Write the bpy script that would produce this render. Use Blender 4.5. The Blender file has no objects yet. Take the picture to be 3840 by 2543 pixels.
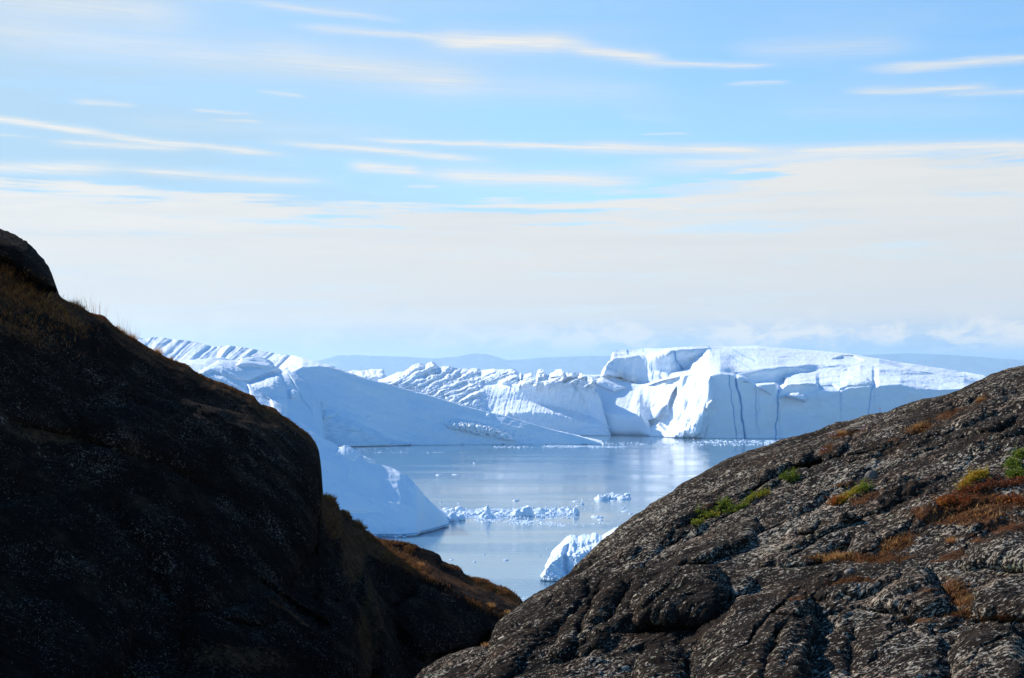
import bpy, math, random
import numpy as np
from mathutils import Vector

# ------------------------------------------------------------------ camera, sky, sun, exposure
SC = bpy.context.scene
COL = SC.collection
W0, H0, F = 3840.0, 2543.0, 5333.0          # photograph size and focal length in its pixels
CX, CY = W0 / 2, H0 / 2
YH = 1430.0                                  # picture height of the horizon
CAMZ = 50.0                                  # camera stands 50 m above the fjord
PITCH = math.atan((YH - CY) / F)

cam = bpy.data.objects.new('camera', bpy.data.cameras.new('camera'))
COL.objects.link(cam)
cam.location = (0, 0, CAMZ)
cam.rotation_euler = (math.pi / 2 + PITCH, 0, 0)
cam.data.sensor_width = 36.0
cam.data.lens = F / W0 * 36.0
cam.data.clip_start = 0.3
cam.data.clip_end = 120000
SC.camera = cam

SUN_EL, SUN_AZ = math.radians(33), math.radians(-52)   # sun to the left and a little beyond the scene
sun_dir = Vector((math.sin(SUN_AZ) * math.cos(SUN_EL), math.cos(SUN_AZ) * math.cos(SUN_EL), math.sin(SUN_EL)))
sl = bpy.data.lights.new('sun', 'SUN')
sl.energy = 5.0
sl.angle = math.radians(0.53)
sl.color = (1.0, 0.945, 0.85)
sun = bpy.data.objects.new('sun', sl)
sun.rotation_euler = (-sun_dir).to_track_quat('-Z', 'Y').to_euler()
COL.objects.link(sun)

SC.view_settings.view_transform = 'Standard'
SC.view_settings.look = 'None'
SC.view_settings.gamma = 1
SC.view_settings.exposure = 0.35
SC.cycles.max_bounces = 6
SC.cycles.diffuse_bounces = 3
SC.cycles.volume_bounces = 1
SC.cycles.use_denoising = True


class NB:
    """small helper that chains shader nodes"""
    def __init__(s, tree):
        s.t = tree

    def new(s, kind, **kw):
        n = s.t.nodes.new(kind)
        for k, v in kw.items():
            setattr(n, k, v)
        return n

    def put(s, sock, v):
        if isinstance(v, bpy.types.NodeSocket):
            s.t.links.new(v, sock)
        else:
            sock.default_value = v

    def m(s, op, a, b=0.0, c=None, clamp=False):
        n = s.new('ShaderNodeMath', operation=op, use_clamp=clamp)
        s.put(n.inputs[0], a)
        s.put(n.inputs[1], b)
        if c is not None:
            s.put(n.inputs[2], c)
        return n.outputs[0]

    def add(s, *a):
        r = a[0]
        for x in a[1:]:
            r = s.m('ADD', r, x)
        return r

    def mul(s, *a):
        r = a[0]
        for x in a[1:]:
            r = s.m('MULTIPLY', r, x)
        return r

    def sub(s, a, b):
        return s.m('SUBTRACT', a, b)

    def rng(s, v, a, b, c=0.0, d=1.0, smooth=True):
        n = s.new('ShaderNodeMapRange')
        n.interpolation_type = 'SMOOTHSTEP' if smooth else 'LINEAR'
        s.put(n.inputs[0], v)
        for i, q in enumerate((a, b, c, d)):
            s.put(n.inputs[i + 1], q)
        return n.outputs[0]

    def xyz(s, x, y, z):
        n = s.new('ShaderNodeCombineXYZ')
        for i, q in enumerate((x, y, z)):
            s.put(n.inputs[i], q)
        return n.outputs[0]

    def noise(s, vec, scale=1.0, detail=4.0, rough=0.5, dist=0.0):
        n = s.new('ShaderNodeTexNoise')
        s.put(n.inputs['Vector'], vec)
        n.inputs['Scale'].default_value = scale
        n.inputs['Detail'].default_value = detail
        n.inputs['Roughness'].default_value = rough
        n.inputs['Distortion'].default_value = dist
        return n.outputs['Fac']

    def mix(s, f, a, b):
        n = s.new('ShaderNodeMix', data_type='RGBA')
        s.put(n.inputs[0], f)
        for i, q in ((6, a), (7, b)):
            s.put(n.inputs[i], q if isinstance(q, bpy.types.NodeSocket) else (*q, 1.0))
        return n.outputs[2]

    def mapping(s, vec, scale=(1, 1, 1), rot=(0, 0, 0), loc=(0, 0, 0)):
        n = s.new('ShaderNodeMapping')
        s.put(n.inputs[0], vec)
        n.inputs[1].default_value = loc
        n.inputs[2].default_value = rot
        n.inputs[3].default_value = scale
        return n.outputs[0]


def build_world():
    w = bpy.data.worlds.new('World')
    SC.world = w
    w.use_nodes = True
    t = w.node_tree
    t.nodes.clear()
    n = NB(t)
    out = n.new('ShaderNodeOutputWorld')
    bg = n.new('ShaderNodeBackground')
    t.links.new(bg.outputs[0], out.inputs[0])
    sky = n.new('ShaderNodeTexSky', sky_type='NISHITA', sun_disc=False)
    sky.sun_elevation, sky.sun_rotation = SUN_EL, SUN_AZ
    sky.altitude = 50
    sky.air_density, sky.dust_density, sky.ozone_density = 1.0, 0.25, 3.0
    hs = n.new('ShaderNodeHueSaturation')
    hs.inputs['Saturation'].default_value = SKY_SAT
    hs.inputs['Hue'].default_value = 0.5
    hs.inputs['Value'].default_value = 1.0
    t.links.new(sky.outputs[0], hs.inputs['Color'])
    clear = hs.outputs[0]
    # azimuth and height above the horizon of the looked-at direction, in thousands of photo pixels
    tc = n.new('ShaderNodeTexCoord')
    sep = n.new('ShaderNodeSeparateXYZ')
    t.links.new(tc.outputs['Generated'], sep.inputs[0])
    az = n.m('ARCTAN2', sep.outputs[0], sep.outputs[1])
    el = n.m('ARCSINE', sep.outputs[2])
    U = n.m('MULTIPLY_ADD', az, 5.45, 1.92)
    V = n.m('MULTIPLY_ADD', el, -5.40, 1.43)
    Vm = n.m('MULTIPLY_ADD', n.m('ABSOLUTE', el), -5.40, 1.43)
    V = Vm
    wv = n.sub(n.noise(n.xyz(n.mul(U, 1.6), n.mul(V, 9.0), 0.0), 1.0, 5, 0.6), 0.5)
    wf = n.sub(n.noise(n.xyz(n.mul(U, 4.0), n.mul(V, 60.0), 3.0), 1.0, 5, 0.65), 0.5)
    Vw = n.add(V, n.mul(wv, 0.035), n.mul(wf, 0.020))
    # thin streaks: (u0, v0, u1, v1, half width, strength)
    S = [(.20, .010, .95, .035, .010, .35), (.85, .030, 1.55, .085, .012, .45), (1.05, .112, 1.75, .150, .014, .6), (1.55, .150, 2.25, .165, .030, .95),
         (2.1, .175, 2.55, .235, .022, .8), (2.4, .235, 2.95, .262, .010, .7),
         (-.2, .480, .45, .535, .012, 1.0), (.25, .530, 1.12, .588, .011, .9), (.15, .568, .75, .577, .011, .7), (-.3, .54, .2, .56, .006, .4),
         (.95, .530, 1.9, .598, .012, .8), (1.25, .522, 2.4, .553, .010, .9), (2.1, .545, 3.0, .572, .018, .95), (2.8, .572, 4.1, .600, .020, .95),
         (1.27, .620, 1.60, .640, .016, .9), (1.5, .645, 2.5, .682, .026, 1.0), (-.2, .675, .5, .655, .020, .9), (.35, .655, 1.28, .680, .014, .8),
         (3.2, .292, 4.1, .285, .013, .8), (3.15, .366, 3.75, .378, .012, .65), (3.5, .395, 4.1, .400, .010, .5),
         (.26, .418, .53, .421, .007, .5), (.68, .430, .95, .440, .006, .45), (.77, .465, .99, .468, .005, .4), (2.72, .328, 3.0, .326, .006, .5),
         (2.4, .50, 2.62, .502, .004, .5), (.93, .357, 1.15, .370, .006, .4), (1.5, .696, 1.65, .698, .005, .6), (2.3, .43, 2.6, .45, .02, .12),
         (-.3, .06, .8, .10, .055, .45), (-.3, .18, 1.2, .25, .06, .40), (.85, .21, 1.9, .32, .055, .55), (2.7, .20, 3.5, .215, .035, .30),
         (1.5, .30, 2.6, .36, .05, .25), (.3, .48, 1.6, .50, .03, .15), (2.8, .42, 3.9, .47, .04, .15), (2.3, .625, 3.6, .60, .03, .7)]
    tot = None
    brk = n.rng(n.noise(n.xyz(n.mul(U, 3.0), n.mul(V, 45.0), 7.0), 1.0, 6, 0.65), 0.25, 0.6, 0.72, 1.12)
    for (u0, v0, u1, v1, hw, st) in S:
        k = (v1 - v0) / (u1 - u0)
        line = n.m('MULTIPLY_ADD', U, -k, k * u0 - v0)
        d = n.m('DIVIDE', n.add(Vw, line), hw * .9)
        g = n.m('EXPONENT', n.mul(n.m('POWER', n.m('ABSOLUTE', d), 1.7), -0.8))
        e = n.m('DIVIDE', n.sub(U, (u0 + u1) / 2), (u1 - u0) / 2)
        ends = n.rng(n.m('ABSOLUTE', e), 0.45, 1.05, 1.0, 0.0)
        q = n.mul(g, ends, st)
        tot = q if tot is None else n.sub(n.add(tot, q), n.mul(tot, q))
    fib = n.rng(n.noise(n.xyz(n.mul(n.add(U, n.mul(V, 3.0)), 2.2), n.mul(n.sub(V, n.mul(U, .045)), 150.0), 9.0), 1.0, 6, .7), .30, .62, .62, 1.15)
    streaks = n.mul(tot, brk, fib)
    # the cloud sheet; its upper edge runs at a height read off the photograph
    cr = n.new('ShaderNodeValToRGB')
    t.links.new(n.m('DIVIDE', U, 4.0), cr.inputs[0])
    pts = [(0.0, .700), (.55, .715), (1.2, .757), (1.7, .765), (2.2, .768), (2.45, .735), (2.7, .66), (3.1, .615), (3.84, .595)]
    el_ = cr.color_ramp.elements
    el_[0].position, el_[1].position = 0.0, 3.84 / 4
    for p, v in pts[1:-1]:
        el_.new(p / 4)
    for e_, (p, v) in zip(sorted(el_, key=lambda e: e.position), pts):
        e_.color = (v, v, v, 1)
    wl = n.sub(n.noise(n.xyz(n.mul(U, 1.1), n.mul(V, 22.0), 5.0), 1.0, 6, 0.62), 0.5)
    sheet = n.rng(n.sub(n.add(V, n.mul(wv, 0.05), n.mul(wf, 0.04), n.mul(wl, 0.40)), cr.outputs[0]), -0.016, 0.040)
    holes = n.noise(n.xyz(n.mul(U, 1.3), n.mul(V, 16.0), 11.0), 1.0, 6, 0.6)
    sheet = n.mul(sheet, n.rng(holes, 0.30, 0.50, n.rng(V, .75, 1.1, .45, .8), 1.0))
    cover = n.m('MAXIMUM', sheet, streaks)
    # low cumulus above the horizon
    ridge = n.noise(n.xyz(n.mul(U, 4.5), n.mul(V, 9.0), 21.0), 1.0, 7, 0.62, 0.4)
    band = n.mul(n.rng(V, 1.14, 1.22), n.rng(V, 1.27, 1.345, 1.0, 0.0))
    side = n.rng(U, 1.0, 3.2, 0.35, 1.0)
    puff = n.mul(n.rng(ridge, 0.42, 0.60), band, side)
    lowblue = n.mul(n.rng(n.add(V, n.mul(wv, .10), n.mul(n.sub(ridge, .5), .22)), 1.16, 1.30), n.rng(U, 0.9, 2.0, 0.75, 1.0))
    sheetcol = n.mix(n.rng(n.noise(n.xyz(n.mul(U, .9), n.mul(V, 14.0), 31.0), 1.0, 6, .6), .35, .75), CL_A, CL_B)
    sheetcol = n.mix(n.rng(V, .7, 1.25), sheetcol, CL_C)
    sheetcol = n.mix(n.mul(n.rng(U, 1.5, 4.2), .35), sheetcol, CL_B)
    sheetcol = n.mix(n.mul(streaks, .6), sheetcol, CL_W)
    bluec = n.mix(n.rng(U, 0.5, 3.6), LB_L, LB_R)
    sheetcol = n.mix(lowblue, sheetcol, bluec)
    sheetcol = n.mix(puff, sheetcol, CL_P)
    # the cover thins out overhead and behind the viewer, where the sky is clear
    reach = n.rng(V, -0.9, 0.0)
    cover = n.mul(cover, reach)
    cover = n.mul(cover, n.rng(n.m('ABSOLUTE', az), 0.7, 1.3, 1.0, 0.0))
    near = n.mul(reach, n.rng(n.m('ABSOLUTE', az), 0.7, 1.3, 1.0, 0.0))
    vn = n.rng(n.noise(n.xyz(n.mul(U, .7), n.mul(V, 6.0), 41.0), 1.0, 5, .6), .3, .7, .0, .30)
    veil = n.mul(near, n.add(vn, n.rng(U, -0.5, 3.9, .88, .20)))
    veilcol = n.mix(n.rng(V, 0.0, .7), VEIL_T, VEIL_B)
    # colours above are what the picture shows; the Background strength scales them
    k = 1.0 / (WSTR * 2 ** SC.view_settings.exposure)
    sc_ = n.new('ShaderNodeVectorMath', operation='SCALE')
    t.links.new(sheetcol, sc_.inputs[0])
    sc_.inputs['Scale'].default_value = k
    sv = n.new('ShaderNodeVectorMath', operation='SCALE')
    t.links.new(veilcol, sv.inputs[0])
    sv.inputs['Scale'].default_value = k
    clear = n.mix(veil, clear, sv.outputs[0])
    final = n.mix(cover, clear, sc_.outputs[0])
    t.links.new(final, bg.inputs[0])
    bg.inputs[1].default_value = WSTR


WSTR = 0.15
SKY_SAT = 1.32
CL_A, CL_B, CL_C = (.88, .84, .765), (.77, .765, .73), (.785, .735, .64)
CL_W, CL_P = (.90, .87, .82), (1.0, .89, .71)
LB_L, LB_R = (.50, .66, .76), (.28, .48, .72)
VEIL_T, VEIL_B = (.46, .65, .86), (.44, .67, .86)
build_world()


# ------------------------------------------------------------------ helpers
def tag(o, label=None, cat=None, group=None, kind=None):
    for k, v in (('label', label), ('category', cat), ('group', group), ('kind', kind)):
        if v:
            o[k] = v
    return o


cp, sp = math.cos(PITCH), math.sin(PITCH)


def ray(x, y):
    """slopes (X/Y, Z/Y) of the sight line through a photo pixel"""
    a = (np.asarray(x, float) - CX) / F
    b = (CY - np.asarray(y, float)) / F
    fy = cp - b * sp
    fz = sp + b * cp
    return a / fy, fz / fy


def pos(x, y, d):
    sx, sz = ray(x, y)
    return np.stack([sx * d, d + 0 * sx, CAMZ + sz * d], -1)


def wdist(y, z=0.0):
    """distance of the water surface seen at picture height y"""
    _, sz = ray(CX, y)
    return (z - CAMZ) / sz


RNG = np.random.RandomState(7)
PERM = RNG.permutation(256)
PERM = np.concatenate([PERM, PERM, PERM])
GR = RNG.normal(size=(256, 3))
GR /= np.linalg.norm(GR, axis=1)[:, None]


def gnoise(p):
    """gradient noise, about -1..1; p is (..., 3)"""
    sh = p.shape[:-1]
    p = p.reshape(-1, 3)
    i = np.floor(p).astype(np.int64)
    f = p - i
    u = f * f * f * (f * (f * 6 - 15) + 10)
    i &= 255
    r = 0
    for dx in (0, 1):
        wx = u[:, 0] if dx else 1 - u[:, 0]
        a = PERM[(i[:, 0] + dx) & 255]
        for dy in (0, 1):
            wy = u[:, 1] if dy else 1 - u[:, 1]
            b = PERM[(a + i[:, 1] + dy) & 255]
            for dz in (0, 1):
                wz = u[:, 2] if dz else 1 - u[:, 2]
                g = GR[PERM[(b + i[:, 2] + dz) & 255]]
                r = r + wx * wy * wz * ((f[:, 0] - dx) * g[:, 0] + (f[:, 1] - dy) * g[:, 1] + (f[:, 2] - dz) * g[:, 2])
    return (r * 1.6).reshape(sh)


def fbm(p, octs=4, gain=0.5, lac=2.03, ridged=False, billow=False):
    p = np.asarray(p, float)
    a, s, t = 1.0, 0.0, 0.0
    for k in range(octs):
        v = gnoise(p + 17.3 * k)
        if ridged:
            v = 1 - 2 * np.abs(v)
        if billow:
            v = 2 * np.abs(v) - 0.6
        s = s + a * v
        t += a
        a *= gain
        p = p * lac
    return s / t


def sstep(x, a, b):
    t = np.clip((x - a) / (b - a), 0, 1)
    return t * t * (3 - 2 * t)


def stack(a, b, c=0.0):
    return np.stack(np.broadcast_arrays(np.asarray(a, float), b, c), -1)


def seg_dist(X, Y, pts):
    """distance to a polyline and the position along it 0..1"""
    best = np.full(X.shape, 1e9)
    tt = np.zeros(X.shape)
    n = len(pts) - 1
    for k in range(n):
        (x0, y0), (x1, y1) = pts[k][:2], pts[k + 1][:2]
        dx, dy = x1 - x0, y1 - y0
        t = np.clip(((X - x0) * dx + (Y - y0) * dy) / (dx * dx + dy * dy + 1e-9), 0, 1)
        d = np.hypot(X - x0 - t * dx, Y - y0 - t * dy)
        m = d < best
        best = np.where(m, d, best)
        tt = np.where(m, (k + t) / n, tt)
    return best, tt


def poly_in(X, Y, pts):
    """signed distance inside a closed outline, positive inside"""
    d, _ = seg_dist(X, Y, pts + [pts[0]])
    ins = np.zeros(X.shape, bool)
    n = len(pts)
    j = n - 1
    for i in range(n):
        xi, yi = pts[i]
        xj, yj = pts[j]
        c = ((yi > Y) != (yj > Y)) & (X < (xj - xi) * (Y - yi) / (yj - yi + 1e-12) + xi)
        ins ^= c
        j = i
    return np.where(ins, d, -d)


def lobe(X, Y, pts, width, wob=0.0, seed=0.0, sc=60.0):
    """rounded swelling bounded by an outline: 0 outside, 1 where deeper than width"""
    if wob:
        X = X + wob * fbm(stack(X / sc, Y / sc, seed), 3)
        Y = Y + wob * fbm(stack(X / sc, Y / sc, seed + 9), 3)
    t = np.clip(poly_in(X, Y, pts) / width, 0, 1)
    return np.sqrt(1 - (1 - t) ** 2)


def groove(X, Y, pts, w, wob=0.0, seed=0.0, sc=40.0, taper=True):
    if wob:
        X = X + wob * fbm(stack(X / sc, Y / sc, seed), 3)
    d, t = seg_dist(X, Y, pts)
    g = np.exp(-(d / w) ** 2)
    return g * (sstep(t, 0, .12) * (1 - sstep(t, .88, 1)) * .8 + .2) if taper else g


def blur(a, k, axis):
    for _ in range(k):
        p = np.concatenate([a.take([0], axis), a, a.take([-1], axis)], axis)
        n = a.shape[axis]
        a = (p.take(range(n), axis) + 2 * a + p.take(range(2, n + 2), axis)) / 4
    return a


def grid_mesh(name, P, attrs=None, smooth=True):
    nu, nv = P.shape[:2]
    me = bpy.data.meshes.new(name)
    idx = np.arange(nu * nv).reshape(nu, nv)
    q = np.stack([idx[:-1, :-1], idx[1:, :-1], idx[1:, 1:], idx[:-1, 1:]], -1).reshape(-1, 4)
    me.vertices.add(nu * nv)
    me.vertices.foreach_set('co', P.reshape(-1).astype(np.float32))
    me.loops.add(q.size)
    me.loops.foreach_set('vertex_index', q.reshape(-1).astype(np.int32))
    me.polygons.add(len(q))
    me.polygons.foreach_set('loop_start', np.arange(0, q.size, 4, dtype=np.int32))
    me.update(calc_edges=True)
    if smooth:
        me.polygons.foreach_set('use_smooth', np.ones(len(q), bool))
    for k, v in (attrs or {}).items():
        at = me.attributes.new(k, 'FLOAT', 'POINT')
        at.data.foreach_set('value', v.reshape(-1).astype(np.float32))
    return me


def link(name, me, mat):
    o = bpy.data.objects.new(name, me)
    me.materials.append(mat)
    COL.objects.link(o)
    return o


def raw_mesh(name, verts, faces, mat, smooth=False):
    me = bpy.data.meshes.new(name)
    me.from_pydata(verts, [], faces)
    me.update()
    if smooth:
        me.polygons.foreach_set('use_smooth', np.ones(len(faces), bool))
    return link(name, me, mat)


def normals(P):
    a = np.gradient(P, axis=0)
    b = np.gradient(P, axis=1)
    n = np.cross(a, b)
    n /= np.linalg.norm(n, axis=-1, keepdims=True) + 1e-9
    return n


def loft(x0, x1, step, rows, water=True, back=((15, .92), (50, .6), (80, -4)), undercut=3.0, soft=2, dblur=6, shape=None, fine=None, wcol=None):
    """A landform as a sheet lofted through feature lines.
    rows: from the foot to the crest, each a list of (x, y, distance) control points along one feature line;
    the sheet goes on over the crest and down the far side. shape(X, Y, d) reworks the distances,
    fine(P, X, Y, front) returns how far to push the surface along its normal."""
    xs = np.arange(x0, x1 + step, step, float)
    ys, ds = [], []
    for r in rows:
        r = sorted(r)
        rx = [q[0] for q in r]
        ys.append(np.interp(xs, rx, [q[1] for q in r]))
        ds.append(np.interp(xs, rx, [q[2] for q in r]))
    ds = [blur(d, dblur, 0) for d in ds]
    for k in range(1, len(ys)):                      # feature lines never cross
        ys[k] = np.minimum(ys[k], ys[k - 1] - 0.3)
    Y, D = [], []
    for k in range(len(ys) - 1):
        gap = np.percentile(ys[k] - ys[k + 1], 80)
        n = max(3, int(gap / step))
        for t in np.arange(n) / n:
            Y.append(ys[k] * (1 - t) + ys[k + 1] * t)
            D.append(ds[k] * (1 - t) + ds[k + 1] * t)
    Y.append(ys[-1])
    D.append(ds[-1])
    Y = np.stack(Y, 1)
    D = np.stack(D, 1)
    X = np.repeat(xs[:, None], Y.shape[1], 1)
    D = blur(D, soft, 1)
    if shape:
        D = shape(X, Y, D)
    P = pos(X, Y, D)
    if fine:
        N = normals(P)
        h = fine(P, X, Y)
        if water:
            h = h * sstep(np.repeat(ys[0][:, None], Y.shape[1], 1) - Y, 0, 12)[:, :]
        P = P + N * h[..., None]
    cols = [P]
    crest = P[:, -1:, :]
    z0 = CAMZ if not water else 0.0
    for (dd, kz) in back:
        c = crest.copy()
        c[..., 1] += dd
        c[..., 0] *= 1 + dd / np.maximum(crest[..., 1], 1) * 0.6
        c[..., 2] = c[..., 2] * kz if (kz >= 0 and water) else (kz if water else c[..., 2] + kz)
        cols.append(c)
    if water:
        f = P[:, :1, :].copy()
        f[..., 1] += undercut
        f[..., 2] = 0.9
        g = f.copy()
        g[..., 2] = -5
        cols = [g, f] + cols
    P = np.concatenate(cols, 1)
    return P, X, Y


# ------------------------------------------------------------------ materials
def new_mat(name):
    m = bpy.data.materials.new(name)
    m.use_nodes = True
    t = m.node_tree
    t.nodes.clear()
    n = NB(t)
    out = n.new('ShaderNodeOutputMaterial')
    b = n.new('ShaderNodeBsdfPrincipled')
    t.links.new(b.outputs[0], out.inputs[0])
    return m, n, b


def attr(n, name):
    a = n.new('ShaderNodeAttribute', attribute_name=name)
    return a.outputs['Fac']


def bump(n, b, h, dist, strength=1.0):
    bp = n.new('ShaderNodeBump')
    bp.inputs['Strength'].default_value = strength
    bp.inputs['Distance'].default_value = dist
    n.put(bp.inputs['Height'], h)
    n.t.links.new(bp.outputs[0], b.inputs['Normal'])


def ice_material(name, scale=1.0, blue=0.0):
    m, n, b = new_mat(name)
    g = n.new('ShaderNodeNewGeometry').outputs['Position']
    big = n.noise(n.mapping(g, (.03 * scale, .03 * scale, .07 * scale)), 1, 5, .55)
    mid = n.noise(n.mapping(g, (.25 * scale, .25 * scale, .5 * scale)), 1, 6, .6)
    col = n.mix(n.rng(big, .35, .7, blue, min(1.0, .6 + blue)), ICE_A, ICE_B)
    col = n.mix(n.rng(mid, .62, .85, 0, .35), col, ICE_C)
    d = n.mul(attr(n, 'dirt'), n.rng(n.noise(n.mapping(g, (.12, .12, .5), (.0, .35, 0)), 1, 6, .7), .42, .7, .10, 1))
    col = n.mix(n.mul(d, .6), col, (.30, .48, .60))
    col = n.mix(attr(n, 'fissure'), col, (.20, .48, .80))
    n.put(b.inputs['Base Color'], col)
    b.inputs['Roughness'].default_value = .62
    b.inputs['Specular IOR Level'].default_value = .25
    fine = n.noise(n.mapping(g, (.9 * scale, .9 * scale, 1.3 * scale)), 1, 7, .65)
    bump(n, b, fine, .55 / scale, .55)
    return m


ICE_A, ICE_B, ICE_C = (.84, .88, .94), (.70, .82, .95), (.54, .77, .93)
M_ICE = ice_material('ice_far')
M_ICE_NEAR = ice_material('ice_near', 3.0, .9)
M_ICE_BLUE = ice_material('ice_blue', 2.0, .3)


def water_material():
    m, n, b = new_mat('fjord_water')
    g = n.new('ShaderNodeNewGeometry').outputs['Position']
    b.inputs['Base Color'].default_value = (.10, .20, .29, 1)
    b.inputs['Roughness'].default_value = .07
    b.inputs['IOR'].default_value = 1.7
    w1 = n.noise(n.mapping(g, (.10, .35, 1)), 1, 5, .6)
    w2 = n.noise(n.mapping(g, (.9, 2.2, 1), (0, 0, .2)), 1, 4, .6)
    calm = n.rng(n.noise(n.mapping(g, (.004, .022, 1)), 1, 4, .55), .42, .62, .25, 1.0)
    h = n.mul(n.add(n.mul(w1, 1.0), n.mul(w2, .28)), calm)
    bump(n, b, h, .15, 1.0)
    return m


M_WATER = water_material()


def rock_material(name, dark, pale, fleck=.60, warm=(.34, .24, .17), along=(0.85, 0.25, 0.45), heath=True, blue=0.0):
    m, n, b = new_mat(name)
    g = n.new('ShaderNodeNewGeometry').outputs['Position']
    # coordinates along and across the banding of the gneiss
    f = Vector(along).normalized()
    up = Vector((-.3, -.9, .45)).normalized()
    c = f.cross(up).normalized()
    up = c.cross(f).normalized()
    dots = []
    for v in (f, up, c):
        q = n.new('ShaderNodeVectorMath', operation='DOT_PRODUCT')
        n.put(q.inputs[0], g)
        q.inputs[1].default_value = v
        dots.append(q.outputs['Value'])
    L = n.xyz(*dots)
    warp = n.new('ShaderNodeTexNoise')
    n.put(warp.inputs['Vector'], L)
    warp.inputs['Scale'].default_value = 1.1
    warp.inputs['Detail'].default_value = 3
    wv = n.new('ShaderNodeVectorMath', operation='MULTIPLY_ADD')
    n.put(wv.inputs[0], warp.outputs['Color'])
    wv.inputs[1].default_value = (.5, .5, .5)
    n.put(wv.inputs[2], L)
    Lw = wv.outputs[0]
    f1 = n.noise(n.mapping(Lw, (8.0, 19, 19)), 1, 5, .66)
    f2 = n.noise(n.mapping(Lw, (11, 26, 26), (0, 0, 0), (5, 3, 1)), 1, 4, .6)
    dens = n.noise(n.mapping(Lw, (.35, .9, .9)), 1, 5, .6)
    dens2 = n.noise(n.mapping(Lw, (1.3, 3.0, 3.0), (0, 0, 0), (9, 0, 0)), 1, 4, .6)
    thr = n.add(n.mul(dens, -.30), n.mul(dens2, -.14), n.mul(attr(n, 'crust_shade'), .035), fleck + .22)
    a1 = n.rng(n.sub(f1, thr), 0.0, .075)
    a2 = n.rng(n.sub(f2, n.add(thr, .03)), 0.0, .06, 0, .8)
    a = n.m('MAXIMUM', a1, a2)
    base = n.mix(n.rng(n.noise(n.mapping(Lw, (2.2, 7, 7)), 1, 6, .7), .38, .68), dark, tuple(q * 2.3 for q in dark))
    base = n.mix(n.rng(n.noise(n.mapping(L, (.5, .8, .8), (0, 0, 0), (3, 3, 3)), 1, 5, .6), .5, .72, 0, .55), base, (.055, .034, .022))
    pc = n.mix(n.rng(n.noise(n.mapping(L, (.6, 1.2, 1.2), (0, 0, 0), (1, 7, 3)), 1, 4, .6), .45, .62), pale, warm)
    pc = n.mix(n.rng(n.noise(n.mapping(L, (2.1, 2.2, 2.2), (0, 0, 0), (11, 7, 3)), 1, 3, .6), .6, .7, 0, .6), pc, (.36, .36, .22))
    base = n.mix(n.mul(attr(n, 'crust_shade'), .4), base, (.010, .007, .006))  # dark lichen crust, plus the knob's shade painted into the base
    base = n.mix(a, base, pc)
    for sc_, rad, cc in ((7.0, .26, (.30, .30, .20)), (15.0, .30, (.34, .31, .27))):   # round lichens
        vo = n.new('ShaderNodeTexVoronoi')
        n.put(vo.inputs['Vector'], Lw)
        vo.inputs['Scale'].default_value = sc_
        sp_ = n.new('ShaderNodeSeparateColor')
        n.t.links.new(vo.outputs['Color'], sp_.inputs[0])
        pick = n.mul(n.rng(sp_.outputs[0], .60, .62), n.rng(dens, .40, .52))
        spot = n.mul(n.rng(n.add(vo.outputs['Distance'], n.mul(n.noise(L, 40, 3, .6), .25)), rad, rad + .07, 1, 0), pick, LICHEN)
        base = n.mix(spot, base, cc)
    if heath:
        hm = n.rng(n.add(attr(n, 'heath'), n.mul(n.sub(n.noise(L, 9, 6, .7), .5), 1.1)), .42, .60)
        hc = n.mix(n.rng(n.noise(L, 3.0, 5, .7), .4, .62), (.05, .019, .010), (.11, .048, .024))
        hc = n.mix(n.rng(n.noise(L, 26, 4, .7), .52, .72, 0, .8), hc, (.24, .14, .065))
        hc = n.mix(n.mul(attr(n, 'moss'), n.rng(n.noise(L, 14, 4, .7), .35, .6)), hc, (.075, .070, .006))
        base = n.mix(hm, base, hc)
    n.put(b.inputs['Base Color'], base)
    b.inputs['Roughness'].default_value = 1.0
    b.inputs['Specular IOR Level'].default_value = .02
    h = n.add(n.mul(f1, .5), n.mul(f2, .25), n.mul(n.noise(n.mapping(Lw, (2.5, 8, 8)), 1, 7, .7), .9))
    bump(n, b, h, .11, 1.0)
    return m


LICHEN = .8
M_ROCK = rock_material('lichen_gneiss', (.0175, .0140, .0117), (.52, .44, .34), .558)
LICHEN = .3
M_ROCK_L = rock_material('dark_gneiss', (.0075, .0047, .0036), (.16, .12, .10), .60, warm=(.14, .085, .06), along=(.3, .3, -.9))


def veg_material(name, cols, rough=.8, transl=.35):
    """foliage: the colour of every leaf or blade comes from its own 'tone' value"""
    m, n, b = new_mat(name)
    t = attr(n, 'tone')
    c = cols[0]
    k = len(cols) - 1
    for i in range(k):
        c = n.mix(n.rng(t, i / k, (i + 1) / k, smooth=False), c, cols[i + 1])
    n.put(b.inputs['Base Color'], c)
    b.inputs['Roughness'].default_value = rough
    b.inputs['Specular IOR Level'].default_value = .2
    tr = n.new('ShaderNodeBsdfTranslucent')
    n.put(tr.inputs[0], c)
    ms = n.new('ShaderNodeMixShader')
    ms.inputs[0].default_value = transl
    n.t.links.new(b.outputs[0], ms.inputs[1])
    n.t.links.new(tr.outputs[0], ms.inputs[2])
    n.t.links.new(ms.outputs[0], [x for x in n.t.nodes if x.type == 'OUTPUT_MATERIAL'][0].inputs[0])
    return m


M_LEAF = veg_material('willow_leaf', [(.10, .16, .02), (.22, .24, .02), (.42, .27, .02), (.34, .10, .02), (.15, .035, .015)])
M_GRASS = veg_material('dry_grass', [(.06, .022, .008), (.28, .09, .02), (.42, .20, .06), (.60, .42, .18)], transl=.45)
M_HEATH = veg_material('heath', [(.04, .014, .007), (.12, .036, .011), (.19, .070, .020), (.26, .14, .035)], transl=.3)
M_FLOWER = veg_material('petals', [(.55, .45, .62), (.65, .25, .50)], transl=.3)

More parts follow.
